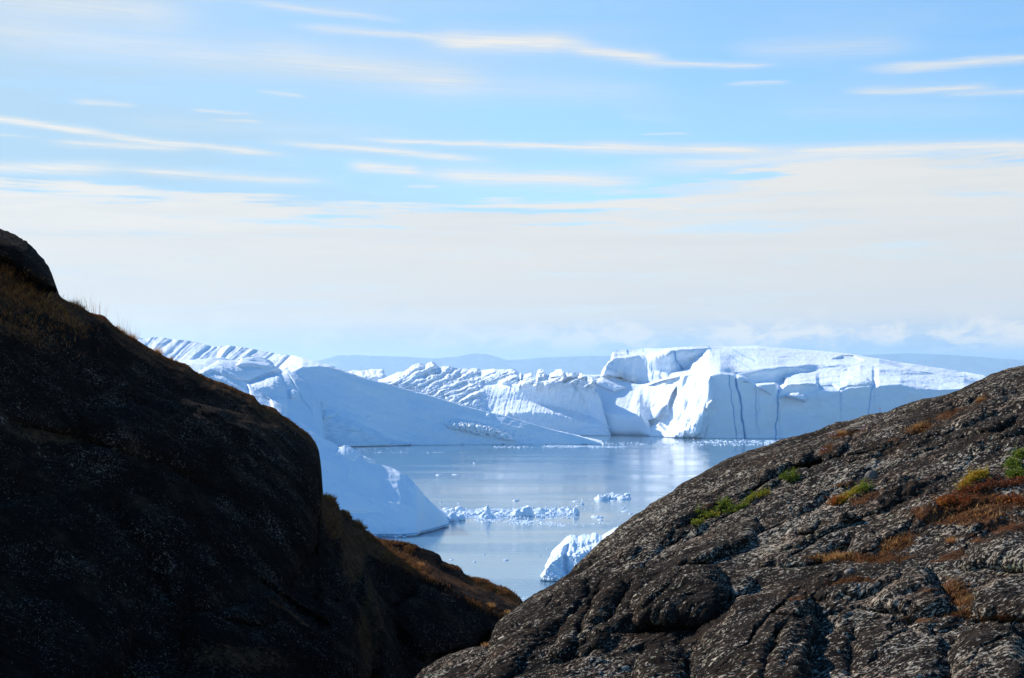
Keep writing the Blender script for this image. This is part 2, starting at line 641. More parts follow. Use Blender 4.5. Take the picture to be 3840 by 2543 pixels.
# ------------------------------------------------------------------ water and far land
def fjord():
    ys = np.concatenate([[-60, 120], np.geomspace(160, 47500, 60)])
    xs = np.linspace(-1, 1, 41)
    P = np.zeros((41, len(ys), 3))
    for j, d in enumerate(ys):
        P[:, j, 0] = xs * (400 + abs(d) * .9)
        P[:, j, 1] = d
    o = link('water', grid_mesh('water', P[::-1], smooth=False), M_WATER)
    tag(o, kind='structure')


fjord()


def far_land():
    m, n, b = new_mat('far_rock_hazed')
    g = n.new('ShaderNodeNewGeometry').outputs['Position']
    n.put(b.inputs['Base Color'], n.mix(n.rng(n.noise(g, .0015, 6, .6), .4, .62), (.22, .36, .50), (.48, .58, .68)))  # grey rock tinted pale blue: distance haze put into the colour
    b.inputs['Roughness'].default_value = .9
    D = 42000.0
    sil = [(-300, 1345), (300, 1350), (900, 1372), (1190, 1354), (1222, 1345), (1260, 1334), (1345, 1333), (1400, 1336), (1500, 1338), (1620, 1345), (1700, 1340),
           (1780, 1326), (1830, 1330), (1900, 1350), (2000, 1345), (2150, 1337), (2290, 1335), (2500, 1345), (2900, 1360), (3290, 1330), (3400, 1325),
           (3560, 1332), (3700, 1342), (3840, 1352), (4300, 1372)]
    rows = [[(-300, 1446, D - 1500), (4300, 1446, D - 1500)],
            [(x, 1425, D - 600) for x, y in sil],
            [(x, y, D) for x, y in sil]]

    def fine(P, X, Y):
        return 40 * fbm(P * .0012, 5, ridged=True)
    P, X, Y = loft(-300, 4300, 8, rows, back=((700, .8), (2500, .4), (4000, -40)), undercut=1, fine=fine)
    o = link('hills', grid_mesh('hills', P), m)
    tag(o, kind='structure')


far_land()


# ------------------------------------------------------------------ icebergs
def with_dirt(P, rows_front, val):
    d = np.zeros(P.shape[:2])
    n = val.shape[1]
    d[:, rows_front:rows_front + n] = val
    return d


def W(pts):
    return [(x, y, wdist(y)) for x, y in pts]


def long_berg():
    """long fluted ridge that slopes down to the right to a thin tip"""
    crest = [(380, 1262), (507, 1265), (527, 1266), (550, 1272), (565, 1267), (580, 1263), (603, 1265), (626, 1269), (649, 1275), (680, 1275), (710, 1278), (733, 1281),
             (756, 1289), (787, 1296), (814, 1301), (837, 1294), (856, 1295), (890, 1300), (928, 1305), (967, 1313), (1005, 1319), (1043, 1327), (1081, 1332),
             (1108, 1336), (1135, 1342), (1158, 1349), (1196, 1358), (1235, 1368), (1273, 1382), (1311, 1397), (1349, 1412), (1389, 1423), (1436, 1435), (1482, 1446),
             (1529, 1460), (1575, 1474), (1622, 1486), (1668, 1500), (1715, 1514), (1761, 1528), (1807, 1539), (1854, 1549), (1924, 1567), (1993, 1588), (2086, 1616),
             (2156, 1632), (2202, 1646), (2249, 1661), (2262, 1667)]
    wat = [(380, 1676), (1310, 1674), (1529, 1669), (1854, 1668), (2040, 1669), (2262, 1667.6)]
    wx, wy = zip(*wat)
    cx_, cy_ = zip(*crest)

    def dep(x, y):
        w = wdist(np.interp(x, wx, wy))
        z = (np.interp(x, wx, wy) - y) * w / F
        return w + .80 * z
    kx = [380, 700, 1000, 1070, 1135, 1200, 1260, 1400, 2262]
    kg = [105, 105, 100, 80, 34, 14, 6, 3, .6]
    K, C = [], []
    for x, y in crest:
        g = float(np.interp(x, kx, kg))
        K.append((x, y + g, dep(x, y + g)))
        C.append((x, y, dep(x, y + g) + 3.2 * g * 1111 / F))
    rows = [W(wat), K, C]

    def shape(X, Y, D):
        cy = np.interp(X, cx_, cy_)
        wy_ = np.interp(X, wx, wy)
        t = sstep(X, 1180, 1020) if False else 1 - sstep(X, 1060, 1165)
        below = Y - cy
        ph = X + 1.05 * below - .0012 * below ** 2
        ph = ph + 14 * fbm(stack(ph / 130, 0, 0), 2)
        r = fbm(stack(ph / 30, below / 260, 4.0), 3, .55)
        D = D + t * (r * 7.5 + 4 * fbm(stack(ph / 85, below / 500, 9.0), 2)) * (1 - sstep(below, 110, 190))
        # grey ribbed shelf at the left foot
        sh = lobe(X, Y, [(1180, 1530), (1215, 1546), (1262, 1556), (1330, 1580), (1400, 1612), (1450, 1640), (1480, 1655), (1540, 1658), (1545, 1700), (1150, 1700)], 26, 6, 2.0)
        D = D - 9 * sh
        # lit rough bulge on the shaded face
        b = lobe(X, Y, [(1668, 1585), (1700, 1574), (1790, 1582), (1850, 1600), (1905, 1625), (1935, 1652), (1880, 1648), (1800, 1632), (1700, 1612)], 34, 10, 5.0)
        ty = np.clip((Y - np.interp(X, [1668, 1720, 1800, 1935], [1568, 1566, 1576, 1618])) / 55, 0, 1)
        ty = np.where(ty < .62, ty / .62, 1 - .55 * (ty - .62) / .38)
        D = D - 5.5 * b * ty * (1 + .5 * fbm(stack(X / 16, Y / 6, 1.0), 3))
        b = lobe(X, Y, [(1212, 1538), (1250, 1540), (1268, 1552), (1212, 1575)], 14, 3, 5.0)
        D = D - 5 * b
        for gx, gy, gr in ((1383, 1566, 7), (1830, 1556, 9), (1562, 1636, 5)):
            D = D - 2.2 * np.exp(-((X - gx) ** 2 + 2 * (Y - gy) ** 2) / gr ** 2)
        face = sstep(Y - cy, 0, 30)
        D = D + face * 2.6 * fbm(stack(X / 160 - Y / 200, Y / 46 - X / 160, 3.0), 4)
        up = np.clip((wy_ - Y) / 26, 0, 1)
        D = D - .5 * (1 - up) * face
        return D

    def fine(P, X, Y):
        rough = np.exp(-(((X - 1800) / 130) ** 2 + ((Y - 1614 - .2 * (X - 1800)) / 22) ** 2))
        return .45 * fbm(P * .22, 4) + 3.6 * rough * fbm(P * .33, 3, ridged=True) + .6 * fbm(P * .06, 3)
    P, X, Y = loft(380, 2262, 2.4, rows, shape=shape, fine=fine, undercut=1.0, back=((26, .95), (80, .6), (120, -4)))
    dirt = np.clip(poly_in(X, Y, [(1200, 1548), (1262, 1560), (1330, 1585), (1400, 1616), (1450, 1643), (1550, 1660), (1540, 1700), (1200, 1700)]) / 8, 0, 1)
    dirt = dirt + .7 * np.clip((Y - np.interp(X, wx, wy) + 9) / 5, 0, 1) * (X > 1850)
    dirt = dirt + .18 * np.clip(poly_in(X, Y, [(1230, 1400), (1350, 1425), (1700, 1530), (1900, 1570), (1700, 1545), (1400, 1455), (1230, 1425)]) / 8, 0, 1)
    A = with_dirt(P, 2, np.clip(dirt, 0, 1))
    o = link('iceberg', grid_mesh('iceberg', P, {'dirt': A}), M_ICE)
    tag(o, 'long blue shaded iceberg with fluted white crest sloping right to a thin low tip', 'iceberg', 'large icebergs across the fjord')


def domed_berg():
    """snowy humps in front of the fluted ridge"""
    Pf = [(330, 1430), (500, 1395), (600, 1376), (672, 1362), (718, 1361), (775, 1366), (833, 1383), (871, 1402), (909, 1425), (936, 1444), (967, 1467), (1005, 1491), (1060, 1525), (1120, 1565), (1180, 1605), (1225, 1640)]
    Sc = [(330, 1400), (500, 1365), (600, 1358), (672, 1353), (745, 1348), (800, 1340), (840, 1341), (882, 1352), (905, 1342), (925, 1336), (948, 1335), (986, 1341), (1009, 1350), (1024, 1360), (1032, 1376), (1047, 1382),
          (1060, 1390), (1070, 1387), (1108, 1385), (1139, 1391), (1152, 1391), (1169, 1398), (1176, 1412), (1179, 1437), (1186, 1468), (1203, 1491), (1208, 1525), (1210, 1583), (1215, 1630), (1225, 1664)]
    px, py = zip(*Pf)
    sx, sy = zip(*Sc)

    def pf(x):
        return max(np.interp(x, px, py), np.interp(x, sx, sy) + 3)
    xs = sorted(set(px + sx))
    d0 = 1020
    rows = [[(x, 1692, wdist(1692)) for x in xs],
            [(x, min(pf(x) + 150, 1688), d0 + 6) for x in xs],
            [(x, min(pf(x) + 42, 1686), d0 + 14) for x in xs],
            [(x, pf(x), d0 + 50) for x in xs],
            [(x, pf(x) - 2, d0 + 62) for x in xs],
            [(x, np.interp(x, sx, sy), d0 + 78 + 1.8 * (pf(x) - 2 - np.interp(x, sx, sy)) * .21) for x in xs]]

    def shape(X, Y, D):
        # the right hump stands in front of the rear dome; its face falls to the right
        b = lobe(X, Y, [(936, 1444), (1010, 1412), (1062, 1396), (1075, 1380), (1150, 1380), (1190, 1405), (1196, 1470), (1230, 1500), (1230, 1700), (1240, 1800), (1100, 1700), (1010, 1500)], 60, 4, 1.0)
        D = D - 20 * b
        D = D - 17 * lobe(X, Y, [(925, 1440), (990, 1412), (1045, 1400), (1066, 1440), (1078, 1500), (1070, 1590), (970, 1590)], 52, 4, 2.0)
        D = D - 8 * lobe(X, Y, [(1082, 1462), (1100, 1460), (1118, 1470), (1114, 1490), (1090, 1495)], 14, 4, 3.0)
        D = D - 9 * lobe(X, Y, [(885, 1372), (905, 1344), (950, 1338), (1000, 1350), (1030, 1374), (1000, 1380), (940, 1372), (900, 1374)], 16, 3, 4.0)
        D = D - 16 * lobe(X, Y, [(700, 1420), (820, 1352), (900, 1352), (1010, 1362), (1050, 1388), (1000, 1402), (930, 1430), (880, 1420), (800, 1395)], 60, 3, 4.0)
        for pts in ([(1080, 1405), (1096, 1425), (1102, 1442), (1112, 1462)], [(1162, 1414), (1172, 1432), (1183, 1450)], [(1120, 1468), (1135, 1500), (1150, 1520), (1165, 1540)]):
            D = D + 3 * groove(X, Y, pts, 2.6, 4, 2.0)
        D = D + 1.2 * fbm(stack(X / 60 + Y / 60, Y / 30 - X / 90, 3.0), 4)
        return D

    def fine(P, X, Y):
        r = np.exp(-(((X - 1010) / 70) ** 2 + ((Y - 1455) / 40) ** 2)) + np.exp(-(((X - 820) / 110) ** 2 + ((Y - 1400) / 30) ** 2))
        return .5 * fbm(P * .2, 4) + .8 * r * fbm(P * .45, 2)
    P, X, Y = loft(330, 1225, 2.2, rows, shape=shape, fine=fine, back=((6, .9), (14, .4), (20, -4)))
    o = link('iceberg', grid_mesh('iceberg', P, {'dirt': np.zeros(P.shape[:2])}), M_ICE)
    tag(o, 'humped snowy iceberg with rounded domes and a steep right side beside the dark slope', 'iceberg', 'large icebergs across the fjord')


def smooth_berg():
    """nearest berg: one smooth blue slope running down to the right"""
    c = [(1000, 1560), (1100, 1600), (1178, 1632), (1212, 1644), (1245, 1657), (1264, 1672), (1276, 1677), (1292, 1670), (1307, 1672), (1325, 1683), (1345, 1695), (1356, 1706), (1380, 1718), (1394, 1721), (1410, 1728), (1430, 1740),
         (1466, 1752), (1500, 1768), (1533, 1789), (1553, 1811), (1568, 1830), (1590, 1861), (1615, 1890), (1641, 1918), (1665, 1945), (1676, 1963), (1681, 1974)]
    w = [(1000, 2030), (1300, 2020), (1435, 2014), (1500, 2015), (1564, 2011), (1580, 2003), (1630, 1992), (1681, 1976)]
    cx_, cy_ = zip(*c)
    wx, wy = zip(*w)

    def dd(x, g):
        ww = wdist(np.interp(x, wx, wy))
        return ww, g
    rows = [W(w)]
    mid, cr = [], []
    for x, y in c:
        yw = np.interp(x, wx, wy)
        ww = wdist(yw)
        h = (yw - y) * ww / F
        mid.append((x, yw * .5 + y * .5, ww + .34 * h + 2))
        cr.append((x, y, ww + 1.0 * h + 3))
    rows += [mid, cr]

    def shape(X, Y, D):
        D = D - 1.2 * lobe(X, Y, [(1255, 1700), (1276, 1672), (1292, 1664), (1320, 1676), (1350, 1700), (1330, 1730)], 26)
        D = D - 1.2 * lobe(X, Y, [(1350, 1712), (1376, 1712), (1405, 1722), (1420, 1734), (1380, 1735)], 12)
        D = D + 2.2 * fbm(stack(X / 150, Y / 120 - X / 160, 3.0), 4)
        d, t = seg_dist(X, Y, [(1500, 1780), (1600, 1900), (1660, 1960)])
        D = D + 1.0 * sstep((Y - 1790) - (X - 1500) * 1.15, -14, 14)
        D = D + .9 * sstep(Y - np.interp(X, [1200, 1330, 1400, 1420], [1905, 1918, 1920, 1920]), -2, 2) * np.exp(-((X - 1330) / 60) ** 2) * np.exp(-((Y - 1920) / 16) ** 2)
        return D

    def fine(P, X, Y):
        return .12 * fbm(P * .5, 4) + .5 * fbm(P * .07, 3)
    P, X, Y = loft(1000, 1681, 2.5, rows, shape=shape, fine=fine, undercut=.5, back=((14, .93), (40, .5), (60, -4)))
    d = .55 * np.clip(poly_in(X, Y, [(1200, 1960), (1500, 1970), (1600, 1985), (1660, 1975), (1690, 1990), (1560, 2020), (1200, 2030)]) / 16, 0, 1)
    d += .8 * np.clip(poly_in(X, Y, [(1455, 1955), (1480, 1975), (1520, 2000), (1500, 2005), (1460, 1985)]) / 10, 0, 1)
    A = with_dirt(P, 2, np.clip(d, 0, 1))
    o = link('iceberg', grid_mesh('iceberg', P, {'dirt': A}), M_ICE_BLUE)
    tag(o, 'smooth rounded blue iceberg in shade rising from calm water behind the left slope', 'iceberg')


def jagged_berg():
    """middle berg: jagged folded top, concave right face"""
    D_ = [(1417, 1425), (1454, 1414), (1492, 1395), (1519, 1391), (1547, 1370), (1571, 1361), (1589, 1365), (1594, 1371), (1608, 1359), (1622, 1356), (1636, 1363), (1645, 1377), (1668, 1373), (1682, 1372),
          (1728, 1385), (1761, 1381), (1789, 1380), (1803, 1388), (1849, 1383), (1872, 1385), (1900, 1386), (1928, 1384), (1937, 1391), (1947, 1404), (1954, 1394), (1957, 1406), (1975, 1402), (1993, 1397), (2003, 1405), (2009, 1413), (2016, 1389),
          (2026, 1383), (2040, 1384), (2044, 1399), (2056, 1408), (2068, 1396), (2086, 1386), (2105, 1384), (2119, 1398), (2130, 1395), (2147, 1402), (2160, 1397), (2179, 1400), (2198, 1411), (2225, 1418), (2230, 1444), (2244, 1477),
          (2258, 1514), (2267, 1551), (2277, 1588), (2286, 1616), (2291, 1633)]
    x_, y_ = zip(*D_)
    G = [(1400, 1440), (1500, 1425), (1600, 1440), (1800, 1446), (1900, 1442), (2012, 1438), (2133, 1434), (2205, 1434), (2232, 1458)]
    Fr = [(1400, 1500), (1600, 1500), (1807, 1478), (1947, 1500), (2040, 1514), (2133, 1537), (2225, 1565), (2262, 1581), (2278, 1600)]
    Er = [(1400, 1560), (1700, 1556), (1810, 1556), (1910, 1549), (1993, 1545), (2086, 1553), (2179, 1579), (2255, 1598), (2280, 1612)]
    xs = sorted(set(x_) | {1420, 1500, 1700, 1810, 2240, 2262, 2278})

    def row(r, lo, hi, gap):
        rx, ry = zip(*r)
        out = []
        for x in xs:
            y = np.interp(x, rx, ry)
            c = np.interp(x, x_, y_)
            out.append((x, min(max(y, c + gap), 1633.2 - (4 - gap) * .1), float(np.interp(x, [1800, 2000, 2200, 2291], [lo, hi, min(hi, 1342), 1313]))))
        return out
    rows = [[(x, 1633.8, wdist(1633.8)) for x in xs], row(Er, 1335, 1322, 3), row(Fr, 1368, 1352, 2.2), row(G, 1400, 1357, 1.2),
            [(x, y, float(np.interp(x, [1800, 2000, 2180, 2291], [1445, 1398, 1348, 1314]))) for x, y in D_]]

    def shape(X, Y, D):
        cy = np.interp(X, x_, y_)
        jag = 1 - sstep(Y, 1460, 1500) * sstep(X, 1750, 1900) * 1.0
        jag = jag * (1 - sstep(Y - cy, 42, 60) * sstep(X, 1780, 1850))
        s = stack((X + .3 * Y) / 150, (Y + .38 * X + 14 * fbm(stack(X / 80, Y / 40, 2.2), 3)) / 30, 5.0)
        fold = fbm(s, 4, .5, ridged=True)
        jag = jag * (.35 + .65 * sstep(Y - cy, 0, 14))
        D = D - 13 * jag * fold
        D = D - 3.5 * jag * fbm(stack(X / 22, (Y + .3 * X) / 9, 8.0), 3, ridged=True)
        # ribs of the concave face
        rib = sstep(Y, 1440, 1460) * (1 - sstep(Y, 1570, 1600)) * sstep(X, 1780, 1830)
        D = D + rib * 1.6 * fbm(stack((X + .25 * Y) / 9, Y / 60, 7.0), 3)
        # buttress teeth near the crest at the right
        D = D + 6 * sstep(X, 1990, 2030) * (1 - sstep(Y - cy, 10, 120)) * fbm(stack((X + .2 * Y) / 22, Y / 90, 7.0), 2)
        for pts, w_, q in (([(1655, 1470), (1668, 1500), (1690, 1540)], 5, 8), ([(1780, 1430), (1800, 1462)], 5, 7), ([(2140, 1430), (2180, 1480), (2205, 1530)], 3, 1.5), ([(1910, 1545), (1925, 1565), (1960, 1580)], 3, 5)):
            D = D + q * groove(X, Y, pts, w_, 8, 2.0) * .6
        # waterline foot at the right corner
        D = D - 3 * lobe(X, Y, [(2160, 1640), (2180, 1605), (2240, 1600), (2283, 1622), (2292, 1640)], 12, 5, 3.0)
        D = D + (1 - jag) * 2.0 * fbm(stack(X / 110, Y / 50, 3.0), 3)
        return D

    def fine(P, X, Y):
        return .8 * fbm(P * .16, 4) + .35 * fbm(P * .6, 3)
    P, X, Y = loft(1417, 2291, 2.0, rows, shape=shape, fine=fine, soft=4, back=((18, .9), (40, .5), (60, -4)))
    d = .8 * np.clip((Y - 1633.8 + 9) / 5, 0, 1)
    o = link('iceberg', grid_mesh('iceberg', P, {'dirt': with_dirt(P, 2, d)}), M_ICE)
    tag(o, 'jagged iceberg with crumpled diagonal folds and broken teeth along its crest, in the middle', 'iceberg', 'large icebergs across the fjord')


def small_far_berg():
    c = [(1240, 1412), (1290, 1400), (1310, 1397), (1343, 1393), (1389, 1391), (1436, 1388), (1440, 1400), (1446, 1412), (1456, 1428), (1462, 1560)]
    rows = [[(x, 1608, wdist(1608)) for x, y in c], [(x, min(y + 26, 1606), wdist(1608) + 18) for x, y in c], [(x, y, wdist(1608) + 70) for x, y in c]]

    def fine(P, X, Y):
        return 1.5 * fbm(P * .12, 4) + 2.2 * fbm(stack((X + Y) / 34, (Y - .3 * X) / 16, 2.0), 3, ridged=True)
    P, X, Y = loft(1240, 1462, 2.5, rows, fine=fine)
    o = link('iceberg', grid_mesh('iceberg', P, {'dirt': np.zeros(P.shape[:2])}), M_ICE)
    tag(o, 'small flat-topped white iceberg peeking out behind the sloping blue ridge', 'iceberg', 'large icebergs across the fjord')
    # low flat floe far behind, seen between the middle and the right berg
    c = [(2120, 1430), (2150, 1406), (2190, 1405), (2300, 1405), (2420, 1408), (2440, 1430)]
    d0 = 1800
    rows = [[(x, 1578, wdist(1578)) for x, y in c], [(x, y + 3, wdist(1578) + 60) for x, y in c], [(x, y, wdist(1578) + 110) for x, y in c]]
    P, X, Y = loft(2120, 2440, 4, rows, fine=lambda P, X, Y: .8 * fbm(P * .1, 3))
    o = link('iceberg', grid_mesh('iceberg', P, {'dirt': np.zeros(P.shape[:2])}), M_ICE)
    tag(o, 'distant flat white iceberg just visible in the gap between the two big bergs', 'iceberg', 'large icebergs across the fjord')


def table_berg():
    """the great tabular berg at the right"""
    crest = [(2205, 1460), (2215, 1432), (2225, 1419), (2234, 1412), (2257, 1409), (2261, 1388), (2268, 1370), (2278, 1364), (2281, 1355), (2295, 1351), (2298, 1320), (2311, 1316), (2349, 1312), (2362, 1312), (2389, 1309), (2436, 1306), (2490, 1307),
             (2538, 1302), (2588, 1299), (2673, 1297), (2740, 1299), (2808, 1297), (2842, 1296), (2909, 1302), (3019, 1312), (3098, 1317), (3138, 1321), (3178, 1325), (3218, 1331), (3257, 1339), (3297, 1345),
             (3337, 1351), (3376, 1359), (3456, 1369), (3495, 1376), (3535, 1381), (3615, 1395), (3714, 1411), (3850, 1440), (4000, 1500), (4080, 1641)]
    A = [(2205, 1470, 1335), (2225, 1428, 1366), (2262, 1420, 1374), (2300, 1432, 1374), (2350, 1442, 1370), (2400, 1448, 1362), (2430, 1446, 1350), (2480, 1428, 1334), (2545, 1413, 1312), (2600, 1404, 1293), (2640, 1408, 1272), (2660, 1408, 1264), (2700, 1399, 1261),
         (2737, 1406, 1259), (2752, 1410, 1259), (2761, 1420, 1259), (2768, 1413, 1259), (2781, 1414, 1259), (2800, 1422, 1259), (2815, 1432, 1259), (2832, 1447, 1259), (2860, 1443, 1258), (2906, 1439, 1258), (2915, 1462, 1258), (2921, 1478, 1258), (2935, 1458, 1262), (2952, 1444, 1264), (3000, 1442, 1262), (3060, 1446, 1262),
         (3071, 1462, 1259), (3150, 1466, 1258), (3178, 1454, 1258), (3269, 1446, 1258), (3277, 1455, 1258), (3297, 1444, 1258), (3376, 1440, 1258), (3436, 1456, 1256), (3520, 1462, 1256), (3615, 1458, 1256), (3720, 1470, 1256), (4000, 1560, 1256), (4080, 1642, 1256)]
    ax = [q[0] for q in A]
    ay = [q[1] for q in A]
    ad = [q[2] for q in A]
    cx_, cy_ = zip(*crest)
    xs = sorted(set(cx_) | set(ax) | {2436, 2440, 2500, 2505, 2520, 2640, 2645, 2700, 2755, 2940, 2945, 3225, 3240})
    f = lambda x: float(np.interp(x, ax, ay))
    fd = lambda x: float(np.interp(x, ax, ad))
    fc = lambda x: float(np.interp(x, cx_, cy_))
    i = lambda pts: (lambda x: float(np.interp(x, [q[0] for q in pts], [q[1] for q in pts])))
    wy = i([(2205, 1628.5), (2291, 1632.3), (2360, 1634), (2425, 1636), (2445, 1637), (2520, 1641), (2600, 1643), (4080, 1643)])
    wd = lambda x: wdist(wy(x))
    w2 = i([(2205, 1552), (2271, 1552), (2369, 1557), (2386, 1549), (2403, 1554), (2420, 1572), (2430, 1605), (2440, 1628), (2600, 1636), (4080, 1637)])
    B2 = [(2640, 1402), (2700, 1394), (2752, 1400), (2790, 1408), (2832, 1436), (2906, 1433), (2940, 1431), (2947, 1406), (3010, 1397), (3075, 1387), (3178, 1381), (3225, 1371), (3300, 1372), (3600, 1412), (4080, 1641)]
    b2 = lambda x: f(x) - 4 if x < 2640 else min(i(B2)(x), f(x) - 3)
    C2 = [(2640, 1400), (2700, 1390), (2745, 1396), (2765, 1393), (2842, 1385), (3000, 1371), (3019, 1369), (3138, 1365), (3225, 1368), (3300, 1370), (3600, 1410), (4080, 1641)]
    c2 = lambda x: f(x) - 6 if x < 2640 else i(C2)(x)
    b1y = i([(2205, 1440), (2257, 1411), (2284, 1393), (2310, 1412), (2350, 1430), (2400, 1444), (2416, 1444), (2440, 1432), (2470, 1425), (2505, 1417), (2515, 1399), (2560, 1387), (2600, 1374), (2596, 1355), (2622, 1335), (2640, 1322), (2660, 1312), (2700, 1309), (2842, 1308), (2909, 1312), (3019, 1320), (3300, 1350), (4080, 1641)])
    c1y = i([(2205, 1430), (2257, 1410), (2262, 1396), (2281, 1362), (2300, 1347), (2350, 1340), (2409, 1331), (2450, 1330), (2480, 1324), (2505, 1317), (2545, 1312), (2630, 1307), (2660, 1305), (2842, 1303), (2909, 1308), (3300, 1348), (4080, 1641)])
    rows = [[(x, wy(x), wd(x)) for x in xs],
            [(x, w2(x), wd(x) + 2.5) for x in xs],
            [(x, f(x), fd(x)) for x in xs],
            [(x, b2(x), fd(x) + float(np.interp(x, [2205, 2700, 2760, 2900, 3075, 3600], [6, 8, 40, 46, 78, 70]))) for x in xs],
            [(x, c2(x), fd(x) + float(np.interp(x, [2205, 2700, 2760, 2900, 3075, 3600], [9, 14, 44, 52, 90, 76]))) for x in xs],
            [(x, b1y(x), float(np.interp(x, [2205, 2262, 2290, 2400, 2505, 2600, 2640, 2700, 3000, 3600, 4080], [1370, 1382, 1397, 1392, 1370, 1383, 1397, 1410, 1425, 1400, 1300]))) for x in xs],
            [(x, c1y(x), float(np.interp(x, [2205, 2262, 2290, 2400, 2505, 2600, 2640, 2700, 3000, 3600, 4080], [1372, 1385, 1402, 1396, 1374, 1387, 1401, 1418, 1440, 1410, 1302]))) for x in xs],
            [(x, fc(x), float(np.interp(x, [2205, 2262, 2290, 2400, 2505, 2600, 2640, 2700, 3000, 3600, 4080], [1376, 1390, 1420, 1424, 1402, 1410, 1420, 1440, 1470, 1440, 1305]))) for x in xs]]

    FIS = []

    def shape(X, Y, D):
        top = np.interp(X, ax, ay)
        up = sstep(Y, top + 2, top - 8)
        face = 1 - sstep(top - Y, -6, 4)
        # furrow with a shaded right-facing side, left of the big buttress
        D = D + 11 * lobe(X, Y, [(2538, 1448), (2520, 1475), (2505, 1515), (2500, 1545), (2470, 1560), (2430, 1580), (2436, 1600), (2470, 1590), (2500, 1620), (2540, 1632), (2552, 1590), (2530, 1560), (2524, 1530), (2540, 1480)], 16, 5, 1.0)
        D = D - 7 * lobe(X, Y, [(2440, 1536), (2500, 1518), (2480, 1545), (2462, 1570), (2452, 1560)], 10, 5, 1.5)
        # long soft ribs of the lit face
        lit = face * sstep(X, 2290, 2400) * (1 - sstep(X, 2620, 2680))
        D = D + lit * 5.0 * fbm(stack((X + .45 * Y) / 46, Y / 170, 2.0), 3)
        D = D + lit * sstep(X, 2540, 2570) * 4.0 * fbm(stack((X + .15 * Y) / 24, Y / 130, 6.0), 3)
        D = D - 14 * face * lobe(X, Y, [(2515, 1625), (2560, 1560), (2600, 1470), (2640, 1420), (2664, 1410), (2690, 1500), (2660, 1560), (2650, 1600), (2640, 1648), (2520, 1648)], 55, 6, 2.0)
        # bulges on the shaded cliff
        D = D - 9 * lobe(X, Y, [(2646, 1530), (2650, 1512), (2664, 1500), (2678, 1496), (2672, 1515), (2655, 1540)], 10, 3, 3.0)
        D = D - 5 * lobe(X, Y, [(2610, 1540), (2640, 1535), (2652, 1560), (2640, 1600), (2642, 1620), (2600, 1643), (2560, 1620)], 22, 8, 3.0)
        # blocks of the cliff stand a little proud of each other
        D = D - face * 1.7 * lobe(X, Y, [(2655, 1400), (2735, 1396), (2737, 1420), (2750, 1520), (2760, 1650), (2640, 1650)], 22)
        D = D - face * 1.4 * lobe(X, Y, [(2764, 1405), (2790, 1410), (2833, 1445), (2834, 1560), (2836, 1650), (2796, 1650), (2782, 1570), (2764, 1480)], 14)
        D = D - face * 1.4 * lobe(X, Y, [(2832, 1440), (2912, 1430), (2916, 1500), (2910, 1650), (2845, 1650)], 14)
        D = D - face * 2.2 * lobe(X, Y, [(2922, 1480), (3010, 1480), (3070, 1462), (3148, 1464), (3150, 1660), (2922, 1660)], 18)
        D = D - face * 1.7 * lobe(X, Y, [(3154, 1460), (3200, 1440), (3268, 1440), (3266, 1660), (3156, 1660)], 22)
        D = D - face * 2.0 * lobe(X, Y, [(3280, 1450), (3300, 1438), (3380, 1432), (3500, 1480), (3700, 1560), (3900, 1660), (3276, 1660)], 30)
        # snowy ledges on the cliff
        D = D - 12 * lobe(X, Y, [(2920, 1498), (2926, 1488), (2950, 1489), (2990, 1500), (3018, 1510), (3034, 1492), (3018, 1480), (2995, 1470), (2970, 1472), (2940, 1484)], 11, 3, 3.0)
        D = D - 5 * lobe(X, Y, [(2834, 1446), (2850, 1458), (2880, 1474), (2898, 1484), (2880, 1470), (2860, 1452)], 4)
        D = D - 4 * lobe(X, Y, [(2782, 1433), (2800, 1429), (2814, 1436), (2800, 1434)], 3)
        # soft waves of snow above the right cliff
        wv = sstep(X, 2940, 3020) * sstep(top - Y, 4, 14) * (1 - sstep(top - Y, 60, 75))
        D = D + wv * 8 * fbm(stack((X) / 170, (Y - .05 * X) / 26, 4.0), 3)
        D = D - 10 * lobe(X, Y, [(2950, 1443), (3000, 1436), (3050, 1432), (3110, 1420), (3200, 1411), (3250, 1418), (3268, 1432), (3262, 1443), (3180, 1450), (3150, 1462), (3120, 1447), (3060, 1444)], 20, 4, 5.0)
        # shaded hollow under the crest and others
        D = D + 16 * lobe(X, Y, [(3120, 1347), (3160, 1332), (3200, 1332), (3240, 1350), (3205, 1362), (3165, 1360)], 15, 4, 1.0)
        D = D + up * 7 * fbm(stack(X / 160, (Y + .02 * X) / 24, 14.0), 4)
        # panels of the upper left wall
        wall = sstep(X, 2262, 2290) * (1 - sstep(X, 2640, 2660)) * (Y < np.interp(X, ax, ay)) * sstep(Y, 1300, 1325)
        D = D - wall * 7 * lobe(X, Y, [(2430, 1470), (2425, 1330), (2520, 1310), (2530, 1340), (2560, 1400), (2510, 1440)], 26, 6, 4.0)
        D = D + wall * 2.5 * fbm(stack(X / 40, Y / 60, 8.0), 3)
        # left corner horn and its lit shoulder
        D = D - 14 * lobe(X, Y, [(2258, 1412), (2262, 1388), (2272, 1368), (2290, 1385), (2330, 1405), (2392, 1424), (2380, 1428), (2320, 1418), (2280, 1410)], 12, 3, 4.0)
        D = D - 8 * lobe(X, Y, [(2235, 1432), (2262, 1422), (2300, 1430), (2350, 1452), (2300, 1470), (2240, 1445)], 16, 3, 4.0)
        D = D + 4 * lobe(X, Y, [(2226, 1420), (2236, 1412), (2256, 1411), (2248, 1426), (2234, 1434)], 7)
